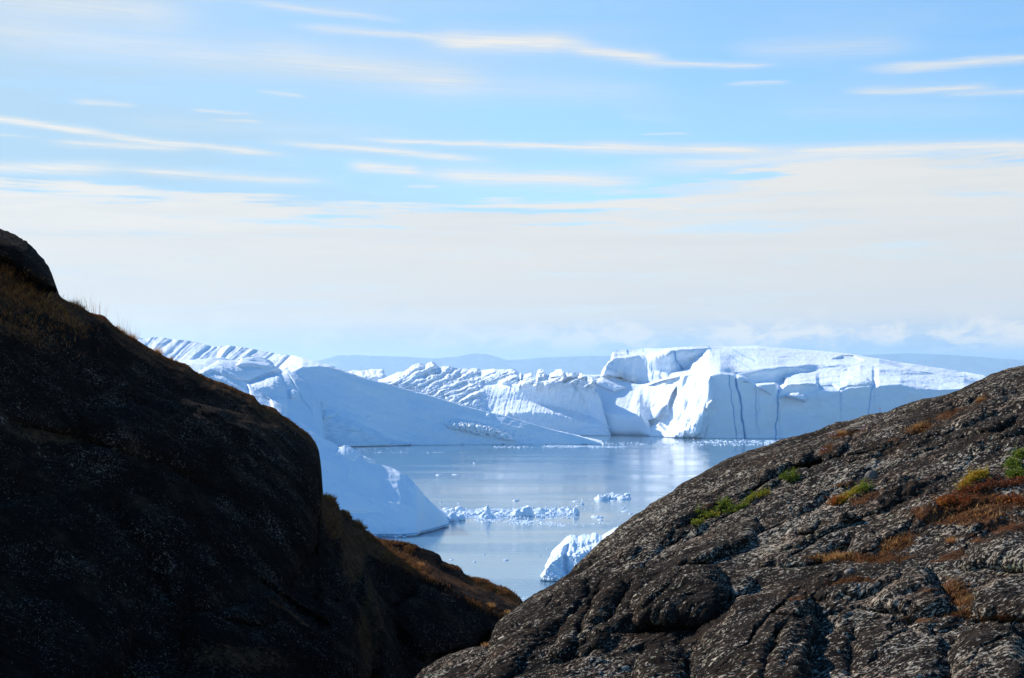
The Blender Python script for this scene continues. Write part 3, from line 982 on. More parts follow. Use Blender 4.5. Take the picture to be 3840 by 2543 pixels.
        # fissures
        for pts, w_, q in (([(2735, 1408), (2734, 1445), (2741, 1470), (2750, 1530), (2755, 1580), (2760, 1643)], 2.0, 10),
                           ([(2759, 1420), (2762, 1450), (2775, 1490), (2780, 1530), (2780, 1570), (2788, 1600), (2794, 1645)], 3.4, 22),
                           ([(2838, 1460), (2834, 1490), (2833, 1520), (2838, 1600)], 1.6, 6), ([(2845, 1466), (2843, 1500), (2848, 1545)], 1.8, 3.5),
                           ([(2917, 1466), (2918, 1500), (2914, 1560), (2910, 1600), (2908, 1645)], 3.0, 12),
                           ([(3150, 1466), (3152, 1490), (3154, 1540)], 3.0, 3), ([(3272, 1446), (3266, 1480), (3262, 1500), (3258, 1560)], 2.6, 8), ([(3273, 1430), (3272, 1450)], 3, 6),
                           ([(2528, 1318), (2532, 1345), (2545, 1365), (2560, 1388)], 3.2, 14), ([(2436, 1368), (2444, 1388), (2450, 1402), (2442, 1428)], 2.4, 9),
                           ([(2461, 1330), (2470, 1360), (2482, 1380), (2479, 1400)], 2.0, 5), ([(2415, 1340), (2425, 1355), (2432, 1366)], 5, 6),
                           ([(2355, 1312), (2357, 1326)], 3, 10), ([(2414, 1308), (2415, 1320)], 3, 7), ([(2656, 1298), (2668, 1316)], 3, 8), ([(2745, 1310), (2800, 1340), (2830, 1352)], 2.2, 8), ([(2735, 1330), (2790, 1370), (2820, 1386)], 2.0, 6),
                           ([(2455, 1428), (2440, 1470), (2420, 1520)], 6, 2)):
            gg = groove(X, Y, pts, w_ * .8, 6, 2.0, taper=False)
            FIS.append(gg * min(1, q / 10))
            D = D + .14 * q * gg
        D = D + (1 - up) * 1.4 * fbm(stack(X / 70, Y / 60, 3.0), 4)
        return D

    def fine(P, X, Y):
        up = sstep(np.interp(X, ax, ay) - Y, -2, 8)
        low = np.exp(-(((X - 2600) / 60) ** 2 + ((Y - 1600) / 40) ** 2))
        return .45 * fbm(P * .2, 4) + up * .22 * fbm(P * .5, 3) + low * 1.3 * fbm(P * .35, 3, billow=True)
    P, X, Y = loft(2205, 4080, 2.0, rows, dblur=30, shape=shape, fine=fine, back=((60, .97), (140, .6), (200, -4)))
    d = .35 * np.clip(poly_in(X, Y, [(3080, 1425), (3150, 1430), (3165, 1445), (3130, 1452), (3070, 1446)]) / 6, 0, 1)
    d += .5 * np.clip(poly_in(X, Y, [(3260, 1545), (3310, 1528), (3370, 1540), (3300, 1570)]) / 14, 0, 1)
    fis = np.clip(sum(FIS), 0, 1)
    o = link('iceberg', grid_mesh('iceberg', P, {'dirt': with_dirt(P, 2, d), 'fissure': with_dirt(P, 2, fis)}), M_ICE)
    tag(o, 'huge tabular iceberg with split vertical blue cliff under a broad white snowfield', 'iceberg', 'large icebergs across the fjord')


def near_berg():
    """small rugged berg half hidden by the right slope"""
    c = [(2026, 2176), (2029, 2170), (2031, 2159), (2045, 2137), (2045.5, 2118), (2056, 2098), (2063, 2087), (2067, 2069), (2085, 2051), (2103, 2035), (2121, 2015), (2139, 2005), (2153, 2005), (2167, 2012), (2182, 2005), (2210, 2005), (2219, 2004),
         (2222, 1997), (2235, 1996), (2243, 2005), (2257, 2008), (2282, 1992), (2304, 1979), (2318, 1975), (2340, 1983), (2357, 1972), (2420, 1965), (2520, 1990), (2600, 2060), (2660, 2150)]
    x_, y_ = zip(*c)
    rows = [W([(2026, 2177), (2040, 2179), (2100, 2181), (2300, 2170), (2500, 2150), (2660, 2152)])]
    wx = [2026, 2040, 2100, 2300, 2500, 2660]
    wy = [2177, 2179, 2181, 2170, 2150, 2152]
    a, b, e = [], [], []
    for x, y in c:
        yw = float(np.interp(x, wx, wy))
        w = wdist(yw)
        h = yw - y
        a.append((x, y + h * .35, w + h * .025))
        b.append((x, y + h * .14, w + h * .05 + 1))
        e.append((x, y, w + h * .12 + 2))
    rows += [a, b, e]

    def shape(X, Y, D):
        cy = np.interp(X, x_, y_)
        s = (X - .45 * (Y - cy)) 
        D = D + 1.3 * fbm(stack(s / 26, Y / 90, 3.0), 3, ridged=True) * -1
        D = D + .7 * fbm(stack(X / 16, Y / 16, 1.0), 4, billow=True) * -1
        D = D + 2.6 * groove(X, Y, [(2130, 2040), (2118, 2080), (2122, 2120), (2130, 2160)], 9, 10, 1.0)
        D = D - 2.2 * lobe(X, Y, [(2150, 2080), (2200, 2045), (2280, 2025), (2340, 1990), (2400, 2000), (2300, 2200), (2130, 2190), (2150, 2140)], 30, 8, 1.0)
        return D

    def fine(P, X, Y):
        return .28 * fbm(P * .8, 4, billow=True)
    P, X, Y = loft(2026, 2660, 2.0, rows, shape=shape, fine=fine, undercut=.3, soft=5, back=((3, .9), (8, .5), (12, -4)))
    o = link('iceberg', grid_mesh('iceberg', P, {'dirt': with_dirt(P, 2, .4 * np.clip((Y - 2168) / 5, 0, 1))}), M_ICE_NEAR)
    tag(o, 'small rugged iceberg with melted vertical ribs half hidden behind the right rock slope', 'iceberg')


table_berg()
small_far_berg()
jagged_berg()
long_berg()
domed_berg()
smooth_berg()
near_berg()


# ------------------------------------------------------------------ floating ice
def lump_mesh(name, seed, sub=2, spike=0.0, flat=.55):
    import bmesh
    bm = bmesh.new()
    bmesh.ops.create_icosphere(bm, subdivisions=sub, radius=1)
    co = np.array([v.co[:] for v in bm.verts])
    n1 = fbm(co * 1.5 + seed * 7.1, 3)
    n2 = fbm(co * 3.4 + seed * 3.3, 3, ridged=True)
    co = co * (1 + .75 * n1 + .30 * n2)[:, None]
    co[:, 2] = np.where(co[:, 2] > 0, co[:, 2] * (1 + spike * np.clip(1 - np.hypot(co[:, 0], co[:, 1]) * 1.3, 0, 1)), co[:, 2] * .35)
    if spike:
        k = 1 - .55 * np.clip(co[:, 2] / 2.2, 0, 1)
        co[:, 0] *= k
        co[:, 1] *= k
    co[:, 2] /= co[:, 2].max()
    co[:, 0] /= (co[:, 0].max() - co[:, 0].min())
    co[:, 1] /= (co[:, 1].max() - co[:, 1].min())
    for v, c in zip(bm.verts, co):
        v.co = c
    me = bpy.data.meshes.new(name)
    bm.to_mesh(me)
    bm.free()
    me.polygons.foreach_set('use_smooth', np.ones(len(me.polygons), bool))
    me.materials.append(M_ICE_NEAR)
    return me


LUMPS = [lump_mesh('ice_lump', s, 3) for s in range(8)]
def floe_mesh(name, seed, up=1.0):
    n, m = 14, 30
    V, Fc = [(0, 0, 0)], []
    r_ = np.linspace(0, 1, n)
    for i in range(1, n):
        for j in range(m):
            a = 2 * math.pi * j / m
            q = .5 * r_[i] * (1 + .35 * float(fbm(np.array([[math.cos(a) * 1.4, math.sin(a) * 1.4, seed * 3.7]]), 3)[0]))
            V.append((q * math.cos(a), q * math.sin(a), 0))
    V = np.array(V, float)
    rr = np.concatenate([[0], np.repeat(r_[1:], m)])
    q = V.copy()
    q[:, 2] = seed * 5.1
    hgt = .45 + .75 * fbm(q * 5.5, 2, billow=True) + .35 * fbm(q * 13.0, 3, ridged=True) + .3 * fbm(q * 2.0, 2)
    V[:, 2] = np.clip(hgt, .12, None) * np.clip((1 - rr ** 5) * 1.1, 0, 1) - .05
    V[:, 2] /= V[:, 2].max()
    for j in range(m):
        Fc.append((0, 1 + j, 1 + (j + 1) % m))
    for i in range(n - 2):
        for j in range(m):
            b = 1 + i * m
            Fc.append((b + j, b + m + j, b + m + (j + 1) % m, b + (j + 1) % m))
    me = bpy.data.meshes.new(name)
    me.from_pydata([tuple(v) for v in V], [], Fc)
    me.polygons.foreach_set('use_smooth', np.ones(len(me.polygons), bool))
    me.materials.append(M_ICE_NEAR)
    return me


FLOES = [floe_mesh('ice_floe', s) for s in range(8)]
SPIRE = lump_mesh('ice_spire', 3, 4, spike=1.6)


def ice(name, mesh, x, y, w, h, label, cat, group=None, dep=None, rot=0.0):
    """a floating piece: x, y = picture position of its foot, w, h = its picture size"""
    d = float(wdist(y))
    o = bpy.data.objects.new(name, mesh)
    COL.objects.link(o)
    s = w * d / F
    dd = (dep or .8) * s
    p = pos(x, y, d)
    o.location = (p[0], p[1] + dd * .45, 0)
    o.scale = (s, dd, max(h * d / F, .08))
    o.rotation_euler = (0, 0, rot)
    tag(o, label, cat, group)
    return o


def floating_ice():
    rd = random.Random(5)
    G = 'ice lumps packed in the drifting brash row'
    ice('ice_spire', SPIRE, 1829, 1946, 66, 54, 'pointed white ice spire standing in the middle of the drifting brash row', 'growler', None, .7)
    ice('ice_lump', LUMPS[1], 1692, 1955, 62, 32, 'rounded ice lump at the front left end of the brash row by the blue berg', 'growler', None)
    ice('ice_lump', LUMPS[2], 1722, 1952, 48, 24, 'low ice lump just right of the front left lump in the brash row', 'growler', None)
    ice('ice_lump', LUMPS[4], 1976, 1937, 56, 40, 'tall rounded ice block, largest lump right of the pointed spire', 'growler', None)
    ice('ice_lump', LUMPS[5], 1943, 1938, 44, 30, 'peaked ice lump leaning against the left of the largest block', 'growler', None)
    ice('ice_lump', LUMPS[7], 2028, 1931, 36, 26, 'sharp peaked ice lump between the largest block and the end fin', 'growler', None)
    ice('ice_fin', LUMPS[3], 2162, 1931, 26, 29, 'upright ice fin at the right tip of the brash row', 'growler', None)
    ice('ice_lump', LUMPS[6], 1723, 1920, 34, 22, 'boxy pale ice lump at the back of the brash row near its left end', 'growler', None)
    # the rest of the row
    for k in range(150):
        t = rd.random()
        x = 1645 + 515 * t
        y = rd.uniform(1912 + 6 * t, 1950 - 20 * t - 3)
        w = rd.uniform(12, 34) * (1.0 if rd.random() < .8 else 1.4)
        ice('ice_lump', rd.choice(LUMPS + FLOES + FLOES), x, y, w, w * rd.uniform(.25, .5), 'small white ice lump packed among others in the drifting brash row', 'growler', G, rd.uniform(.6, 1.4), rd.uniform(-3, 3))
    # the separate floe
    ice('ice_floe', FLOES[0], 2266, 1875, 74, 24, 'left chunk of the lone flat floe floating above the brash row', 'ice floe', 'chunks of the lone floe', 1.0)
    ice('ice_floe', FLOES[5], 2300, 1871, 90, 22, 'middle hump of the lone flat floe floating above the brash row', 'ice floe', 'chunks of the lone floe', 1.0)
    ice('ice_floe', FLOES[2], 2340, 1873, 64, 17, 'right chunk of the lone flat floe, with a small peak', 'ice floe', 'chunks of the lone floe', 1.0)
    ice('ice_floe', LUMPS[7], 2352, 1860, 26, 10, 'tiny peak behind the right chunk of the lone floe', 'ice floe', 'chunks of the lone floe', 1.0)
    S = [(1935, 1879, 26, 7, 'lone grey white ice bit floating left above the brash row'),
         (2184, 1892, 14, 9, 'round bluish ice bit right of the brash row end'),
         (2160, 1882, 30, 5, 'flat thin ice bit above the right end of the brash row'),
         (2168, 1898, 20, 4, 'thin ice bit directly above the end fin'),
         (2241, 1941, 48, 8, 'flat ice bit on open water right of the brash row'),
         (2252, 1951, 26, 5, 'smaller flat ice bit in front of the one right of the brash row'),
         (2340, 1907, 16, 6, 'small ice bit below the lone floe at right'),
         (2345, 1919, 28, 4, 'thin ice sliver below the lone floe at right'),
         (2366, 1928, 18, 5, 'small ice bit nearest the right rock slope'),
         (2298, 1879, 22, 4, 'thin ice bit just in front of the lone floe'),
         (1653, 1885, 12, 4, 'small ice bit above the left end of the brash row'),
         (1721, 1887, 13, 3, 'dark little ice bit above the brash row, left part'),
         (1645, 1783, 24, 5, 'flat ice bit far out beside the blue berg shoulder'),
         (1704, 1781, 26, 3, 'thin ice sliver far out in the rippled water'),
         (1898, 2102, 20, 7, 'white ice bit alone on the calm foreground water'),
         (1693, 2100, 16, 4, 'small ice bit close to the left rock ridge'),
         (1780, 2108, 16, 4, 'small ice bit in the foreground water between two others'),
         (1815, 2080, 12, 3, 'faint ice bit in the middle of the foreground water'),
         (2026, 2085, 6, 4, 'tiny ice bit left of the rugged near berg'),
         (2053, 2060, 9, 3, 'tiny dark ice bit above the rugged near berg'),
         (1780, 1737, 14, 3, 'tiny ice bit far out below the shaded ridge')]
    for k, (x, y, w, h, lab) in enumerate(S):
        ice('ice_bit', FLOES[k % 8], x, y, w, h, lab, 'ice bit', 'ice bits scattered on the fjord', .9)

    # brash too fine to count: flat crumbs gathered in drifting bands
    import itertools

    def brash(bands, seed):
        r = np.random.RandomState(seed)
        V, Fc = [], []
        for (x0, y0, x1, y1, th, n, w0, w1, hh) in bands:
            t = r.rand(n)
            x = x0 + (x1 - x0) * t
            y = y0 + (y1 - y0) * t + r.normal(size=n) * th
            gap = fbm(stack(x / 60, y / 5, seed), 3)
            for xi, yi, g in zip(x, y, gap):
                if g < -.12:
                    continue
                d = float(wdist(yi))
                s = r.uniform(w0, w1) * d / F / 2
                p = pos(xi, yi, d)
                h = s * hh * r.uniform(.5, 1.4)
                k = 7
                an = np.sort(r.uniform(0, 2 * math.pi, k))
                rad = s * r.uniform(.6, 1.1, k)
                b = len(V)
                for a_, q in zip(an, rad):
                    V.append((p[0] + q * math.cos(a_), p[1] + 1.6 * q * math.sin(a_), -.05))
                for a_, q in zip(an, rad):
                    V.append((p[0] + .7 * q * math.cos(a_), p[1] + 1.1 * q * math.sin(a_), h * r.uniform(.6, 1.2)))
                for j in range(k):
                    Fc.append((b + j, b + (j + 1) % k, b + k + (j + 1) % k, b + k + j))
                Fc.append(tuple(b + k + j for j in range(k)))
        return raw_mesh('brash_ice', V, Fc, M_ICE_NEAR)
    o = brash([(1655, 1938, 1900, 1944, 5, 500, 3, 9, .45), (1780, 1950, 2040, 1958, 5, 420, 3, 12, .25), (1640, 1918, 2160, 1915, 5, 800, 4, 10, .6), (1900, 1958, 2120, 1966, 4, 260, 4, 14, .15),
               (2000, 1945, 2180, 1938, 3, 180, 3, 9, .2), (1660, 1935, 2150, 1925, 7, 1500, 4, 12, .7), (2090, 1968, 2300, 1962, 3, 60, 4, 12, .15), (2130, 1890, 2360, 1925, 14, 110, 3, 9, .2), (1900, 1890, 2260, 1880, 10, 50, 3, 8, .2)], 3)
    tag(o, 'fine white brash ice filling the drifting row between the lumps', 'brash ice', kind='stuff')
    o = brash([(1850, 1677, 2360, 1676, 2.0, 420, 3, 9, .35), (2050, 1674, 2250, 1674, 1.6, 260, 3, 8, .4), (1330, 1697, 1780, 1696, .8, 150, 2, 6, .35), (1330, 1684, 1560, 1684, 4, 60, 2, 6, .35), (2200, 1662, 2640, 1668, 2.5, 220, 3, 8, .3),
               (2600, 1656, 3000, 1657, 3.0, 420, 3, 10, .35), (2620, 1668, 2960, 1668, 2.5, 240, 3, 9, .3), (2850, 1660, 3000, 1662, 4, 160, 4, 12, .35), (1820, 1776, 1960, 1774, 1.5, 30, 2, 6, .2), (1600, 1760, 2600, 1830, 40, 60, 2, 5, .2),
               (1560, 1790, 1640, 1800, 5, 12, 2, 5, .2)], 4)
    tag(o, 'thin far lines of white brash ice drifting below the big bergs', 'brash ice', kind='stuff')
    o = brash([(1900, 2252, 2030, 2240, 4, 60, 4, 12, .15), (1680, 2060, 2300, 2140, 50, 26, 2, 5, .2)], 9)
    tag(o, 'few crumbs of brash ice on the near water by the rocks', 'brash ice', kind='stuff')


floating_ice()


# ------------------------------------------------------------------ rock slopes
def plane_depth(a, b, c):
    def f(x, y):
        sx, sz = ray(x, y)
        return a / (sz - b * sx - c)
    return f


LEFT_C = [(-300, 790), (-150, 815), (0, 859), (34, 868), (67, 885), (101, 907), (135, 938), (163, 969), (182, 997), (199, 1039), (208, 1061), (209, 1075), (219, 1095), (236, 1115), (258, 1128), (292, 1140), (314, 1151), (337, 1168), (365, 1174), (393, 1182), (410, 1196),
          (418, 1207), (449, 1230), (477, 1252), (505, 1266), (533, 1286), (561, 1304), (589, 1317), (617, 1336), (645, 1350), (674, 1358), (696, 1363), (713, 1376), (730, 1390), (758, 1404), (786, 1421), (831, 1437), (876, 1457), (920, 1477), (949, 1488), (965, 1508), (977, 1519),
          (1010, 1528), (1033, 1538), (1055, 1558), (1095, 1583), (1123, 1606), (1151, 1625), (1167, 1645), (1179, 1659), (1190, 1679), (1193, 1700), (1197, 1750), (1202, 1826), (1207, 1856), (1214, 1862), (1228, 1863), (1248, 1876), (1263, 1893), (1272, 1916), (1291, 1920),
          (1308, 1932), (1319, 1949), (1336, 1953), (1359, 1969), (1374, 1990), (1400, 2010), (1430, 2019), (1455, 2024), (1496, 2027), (1536, 2031), (1561, 2039), (1582, 2053), (1617, 2061), (1642, 2071), (1655, 2084), (1660, 2099), (1678, 2109), (1698, 2114), (1718, 2117),
          (1731, 2129), (1746, 2150), (1769, 2163), (1799, 2164), (1829, 2174), (1850, 2188), (1870, 2196), (1900, 2201), (1925, 2217), (1946, 2234), (1961, 2253), (1975, 2275), (2010, 2330), (2060, 2400), (2120, 2480), (2200, 2620), (2230, 2800)]
RIGHT_C = [(1380, 2800), (1480, 2640), (1574, 2543), (1607, 2514), (1657, 2483), (1708, 2455), (1759, 2440), (1809, 2430), (1834, 2423), (1850, 2402), (1860, 2372), (1872, 2345), (1888, 2328), (1930, 2297), (1972, 2263), (2025, 2229), (2078, 2197), (2110, 2177), (2157, 2135), (2210, 2084), (2263, 2038), (2315, 1996),
           (2353, 1965), (2373, 1950), (2430, 1908), (2500, 1860), (2550, 1828), (2600, 1799), (2652, 1769), (2705, 1740), (2757, 1717), (2809, 1698), (2862, 1680), (2914, 1664), (2967, 1651), (2998, 1643), (3045, 1625), (3097, 1604), (3150, 1588), (3202, 1578), (3255, 1567), (3323, 1557), (3359, 1544),
           (3412, 1523), (3464, 1507), (3490, 1502), (3543, 1489), (3595, 1473), (3621, 1457), (3647, 1444), (3689, 1426), (3726, 1408), (3768, 1394), (3804, 1386), (3840, 1379), (3950, 1350), (4150, 1320)]
lx, ly = zip(*LEFT_C)
rx, ry = zip(*RIGHT_C)
fL = plane_depth(-29.57, -.788, .466)
fR = plane_depth(-10.92, .274, .232)


def rock_sheet(name, x0, x1, step, cx_, cy_, fdep, shape, fine, mat, back, low=2760, masks=None):
    xs = np.arange(x0, x1 + step, step, float)
    cy = np.interp(xs, cx_, cy_)
    n = int((low - cy.min()) / step * .8)
    tt = (1 - (1 - np.linspace(0, 1, n)) ** 1.0)
    lowc = np.maximum(low, cy + 60)
    Y = lowc[:, None] * (1 - tt) + cy[:, None] * tt
    X = np.repeat(xs[:, None], n, 1)
    D = fdep(X, Y)
    D = shape(X, Y, D)
    P = pos(X, Y, D)
    N = normals(P)
    P = P + N * fine(P, X, Y)[..., None]
    cols = []
    # towards the viewer the ground runs on below the picture
    f = P[:, :1, :]
    for k, dz in ((.72, 0.0), (.45, .15), (.22, .5)):
        g = f.copy()
        g[..., 0] *= k * 1.1
        g[..., 1] *= k
        g[..., 2] = CAMZ + (f[..., 2] - CAMZ) * k - dz
        cols.insert(0, g)
    cols.append(P)
    cr = P[:, -1:, :]
    for dy, dz in back:
        g = cr.copy()
        g[..., 1] += dy
        g[..., 0] *= 1 + .3 * dy / 40
        g[..., 2] = np.maximum(cr[..., 2] - dz, -6) if dz < 900 else -6
        cols.append(g)
    A = {}
    nb = len(back)
    for k, v in (masks(X, Y, P) if masks else {}).items():
        A[k] = np.concatenate([np.repeat(v[:, :1], 3, 1), v, np.repeat(v[:, -1:], nb, 1)], 1)
    PP = np.concatenate(cols, 1)
    o = link(name, grid_mesh(name, PP, A), mat)
    tag(o, kind='structure')
    return o, P, X, Y


def blobs(X, Y, L):
    """soft patches: (x, y, half length, half height, slope, strength)"""
    r = np.zeros(X.shape)
    for (x, y, a, b, k, s) in L:
        dy = Y - y - k * (X - x)
        r = np.maximum(r, s * np.exp(-((X - x) / a) ** 2 - (dy / b) ** 2))
    return r


def left_shape(X, Y, D):
    cy = np.interp(X, lx, ly)
    g = np.clip(Y - cy, 0, None)
    D = D + 1.6 * np.exp(-g / 45)                                  # rounded brow
    # the low ridge on the right lies behind the big shoulder
    edge = np.interp(Y, [1600, 1850, 2050, 2250, 2543, 2800], [1196, 1212, 1330, 1440, 1500, 1560])
    s = sstep(X - edge, -30, 45)
    D = D + 3.0 * s
    # shoulder rounding
    D = D + 1.4 * np.exp(-np.clip(edge - X, 0, None) / 70) * (1 - s) * sstep(Y, 1500, 1700)
    # terrace on the low ridge that catches light
    yb = np.interp(X, [1300, 1500, 1600, 1750, 1960], [1990, 2085, 2130, 2210, 2290])
    D = D + s * 2.4 * (1 - sstep(Y - yb, -35, 25)) * sstep(X, 1330, 1480)
    # knob of smooth rock at the top left, soil slope beneath it
    k = lobe(X, Y, [(-400, 760), (0, 850), (120, 905), (212, 1050), (214, 1090), (150, 1075), (90, 1040), (40, 985), (-60, 960), (-400, 930)], 60, 6, 2.0)
    D = D - 1.3 * k
    # bulges
    for pts, w, q in (([(300, 1560), (700, 1500), (1050, 1600), (1180, 1750), (1190, 2050), (1000, 2350), (700, 2300), (500, 2000)], 240, 2.0),
                      ([(-200, 1900), (300, 1850), (520, 2100), (480, 2500), (300, 2800), (-200, 2800)], 200, 1.6),
                      ([(700, 2350), (1050, 2200), (1350, 2250), (1420, 2500), (1300, 2800), (700, 2800)], 160, 1.6),
                      ([(1560, 2150), (1760, 2220), (1900, 2330), (1800, 2430), (1600, 2480), (1450, 2300)], 120, 1.2)):
        D = D - .6 * q * lobe(X, Y, pts, w, 30, 3.0, 150)
    for pts, w, q in (([(0, 1590), (300, 1650), (620, 1760), (800, 1850)], 22, .5), ([(960, 2170), (1080, 2260), (1250, 2360)], 14, .5), ([(1300, 1990), (1330, 2150), (1380, 2400), (1400, 2700)], 40, 1.0)):
        D = D + q * groove(X, Y, pts, w, 14, 3.0, 60)
    return D


def left_fine(P, X, Y):
    cy = np.interp(X, lx, ly)
    h = .45 * fbm(P * .16, 3) + .20 * fbm(P * np.array([.6, .6, .35]), 4) + .07 * fbm(P * 2.2, 4)
    edge = sstep(Y - cy, 0, 160) * .75 + .25
    smoothk = 1 - .7 * (X < 215) * (Y < 1050)
    return h * edge * smoothk + .05 * fbm(P * 3.3, 3, billow=True) * (1 - edge)


def left_masks(X, Y, P):
    cy = np.interp(X, lx, ly)
    g = Y - cy
    h = .75 * (1 - sstep(g, 10, 60)) * (X > 212) * (X < 1185)
    h = np.maximum(h, blobs(X, Y, [(60, 1090, 200, 60, .35, .9), (220, 1160, 160, 60, .5, .8), (60, 1230, 260, 60, .4, .6), (520, 1320, 200, 22, .65, .6), (780, 1450, 180, 16, .5, .5), (1000, 1560, 140, 30, .8, .65), (180, 1640, 300, 50, .1, .6), (560, 1740, 120, 40, .3, .5),
                                   (1240, 1930, 60, 90, .9, 1), (1330, 2060, 60, 150, .0, .9), (1450, 2070, 160, 34, .3, 1), (1560, 2110, 120, 30, .35, 1), (1390, 2350, 60, 300, 0, .7), (1720, 2180, 130, 22, .5, .75), (1810, 2190, 90, 26, .35, 1), (1900, 2230, 70, 30, .5, 1),
                                   (1860, 2290, 110, 16, .55, .9), (900, 2480, 350, 90, .05, .6), (1080, 2300, 200, 18, .6, .6)]))
    m = blobs(X, Y, [(1820, 2200, 80, 30, .35, 1), (1900, 2240, 50, 30, .4, .8), (740, 1400, 200, 20, .5, .4), (330, 1660, 240, 30, .2, .8), (1350, 2250, 60, 250, 0, .7), (30, 965, 60, 12, .4, 1), (30, 1025, 60, 14, .4, 1), (1000, 1540, 50, 10, .4, 1), (1110, 1625, 80, 40, .3, .6)])
    return {'heath': h, 'moss': m * .3}


def right_features(X, Y):
    """list of swellings and clefts of the right slope, in metres towards / away from the viewer"""
    D = np.zeros(X.shape)
    def L(pts, w, q, wob=10, seed=1.0, sc=60):
        return -q * .55 * lobe(X, Y, pts, w, wob * 1.6, seed, sc)
    # dark boulder-like knob, lower centre
    # long thin joints
    for pts in ([(2120, 2543), (2420, 2290), (2700, 2080), (2960, 1960)], [(2700, 2543), (2840, 2360), (2960, 2240), (3180, 2150)], [(2950, 2100), (3200, 1960), (3480, 1860)], [(3100, 2320), (3400, 2290), (3700, 2210)],
                [(2480, 2040), (2760, 1860), (3060, 1740), (3300, 1690)], [(3250, 2543), (3330, 2420), (3480, 2340)], [(3400, 1740), (3620, 1660), (3840, 1620)], [(3620, 2543), (3680, 2440), (3800, 2380)], [(2860, 2300), (3080, 2330), (3300, 2300)]):
        D += .45 * groove(X, Y, pts, 3.6, 22, 5.0, 70)
    D += L([(2380, 2345), (2385, 2290), (2400, 2240), (2440, 2190), (2500, 2150), (2570, 2128), (2640, 2122), (2690, 2140), (2722, 2180), (2726, 2220), (2705, 2280), (2680, 2330), (2640, 2350), (2500, 2345)], 80, 2.3, 7, 2)
    # round stone at the bottom
    D += L([(2390, 2600), (2400, 2540), (2420, 2480), (2455, 2448), (2500, 2440), (2540, 2452), (2562, 2500), (2572, 2560), (2570, 2640), (2400, 2640)], 60, 2.0, 4, 3)
    # big domes at the bottom right
    D += L([(2590, 2700), (2610, 2480), (2640, 2380), (2670, 2325), (2710, 2280), (2770, 2245), (2850, 2222), (2960, 2214), (3040, 2240), (3060, 2400), (2980, 2700)], 130, 2.6, 8, 4)
    D += L([(2690, 2285), (2698, 2240), (2740, 2190), (2800, 2170), (2830, 2190), (2800, 2225), (2740, 2255), (2705, 2290)], 40, .8, 5, 4)
    D += L([(2950, 2700), (2960, 2500), (3010, 2420), (3060, 2380), (3120, 2370), (3180, 2400), (3200, 2500), (3190, 2700)], 60, .9, 8, 5)
    D += L([(3170, 2700), (3200, 2430), (3260, 2390), (3400, 2370), (3520, 2400), (3560, 2500), (3560, 2700)], 110, 1.0, 10, 6)
    D += L([(3560, 2700), (3570, 2460), (3620, 2380), (3700, 2340), (3790, 2345), (3830, 2400), (3860, 2500), (3870, 2700)], 90, 1.2, 8, 7)
    D += L([(3610, 2140), (3650, 2060), (3740, 2010), (3900, 1985), (4100, 2000), (4100, 2170), (3900, 2150), (3700, 2130)], 60, 1.0, 8, 8)
    D += L([(3650, 2320), (3680, 2230), (3740, 2180), (3860, 2160), (4100, 2180), (4100, 2300), (3900, 2330)], 60, .8, 8, 9)
    D += L([(3270, 2280), (3360, 2200), (3440, 2150), (3500, 2170), (3520, 2230), (3560, 2300), (3480, 2320)], 45, .8, 10, 10)
    D += L([(2990, 2230), (3060, 2160), (3180, 2120), (3330, 2140), (3400, 2180), (3280, 2240), (3130, 2260)], 50, .6, 12, 11)
    D += L([(2840, 2120), (2870, 2060), (2960, 2040), (3060, 2050), (3120, 2080), (3060, 2110), (2950, 2125)], 40, .6, 10, 12)
    D += L([(3180, 2070), (3210, 2010), (3260, 1995), (3290, 2020), (3290, 2070), (3240, 2080)], 30, .5, 6, 12)
    # leaning slabs of the lower left flank
    D += L([(1860, 2420), (1880, 2330), (1980, 2270), (2090, 2200), (2180, 2180), (2200, 2230), (2120, 2330), (2030, 2420), (1960, 2500), (1800, 2700), (1650, 2700), (1780, 2500)], 110, 1.4, 10, 13)
    D += L([(2070, 2480), (2110, 2380), (2200, 2280), (2260, 2190), (2330, 2180), (2340, 2230), (2280, 2330), (2210, 2400), (2170, 2460)], 60, 1.1, 8, 14)
    D += L([(2200, 2400), (2290, 2320), (2340, 2240), (2400, 2180), (2440, 2190), (2400, 2260), (2370, 2350), (2340, 2400), (2240, 2430)], 45, .9, 8, 15)
    D += L([(2160, 2470), (2240, 2400), (2350, 2390), (2480, 2390), (2560, 2420), (2400, 2440), (2250, 2480)], 34, .5, 10, 16)
    D += L([(2060, 2560), (2160, 2490), (2300, 2470), (2400, 2470), (2380, 2560), (2300, 2700), (2000, 2700)], 50, .7, 10, 17)
    D += L([(1540, 2600), (1600, 2520), (1700, 2460), (1830, 2425), (1850, 2460), (1780, 2540), (1700, 2700), (1500, 2700)], 60, .9, 6, 18)
    D += L([(2560, 2460), (2590, 2400), (2640, 2395), (2640, 2500), (2600, 2600), (2570, 2560)], 30, .5, 6, 19)
    # benches of the upper slope, each dropping off at its lower right
    for k, (x, y, a, b, q) in enumerate(((2940, 1745, 120, 32, .8), (2780, 1860, 150, 36, .6), (3290, 1880, 160, 40, .5), (3060, 1990, 160, 36, .6), (2700, 2040, 170, 50, .7), (3620, 1560, 170, 46, .7), (3300, 1660, 150, 40, .5), (3500, 1760, 200, 60, .5),
                                         (3150, 1800, 150, 40, .4), (3400, 1980, 140, 36, .5), (2620, 2090, 120, 26, .5), (3090, 1700, 110, 30, .6), (3750, 1640, 120, 50, .6), (2560, 1930, 120, 40, .5), (2420, 2050, 110, 34, .5))):
        c, s = math.cos(-.42), math.sin(-.42)
        pts = [(x + a * math.cos(t) * c - b * math.sin(t) * s, y + a * math.cos(t) * s + b * math.sin(t) * c) for t in np.linspace(0, 2 * math.pi, 14)[:-1]]
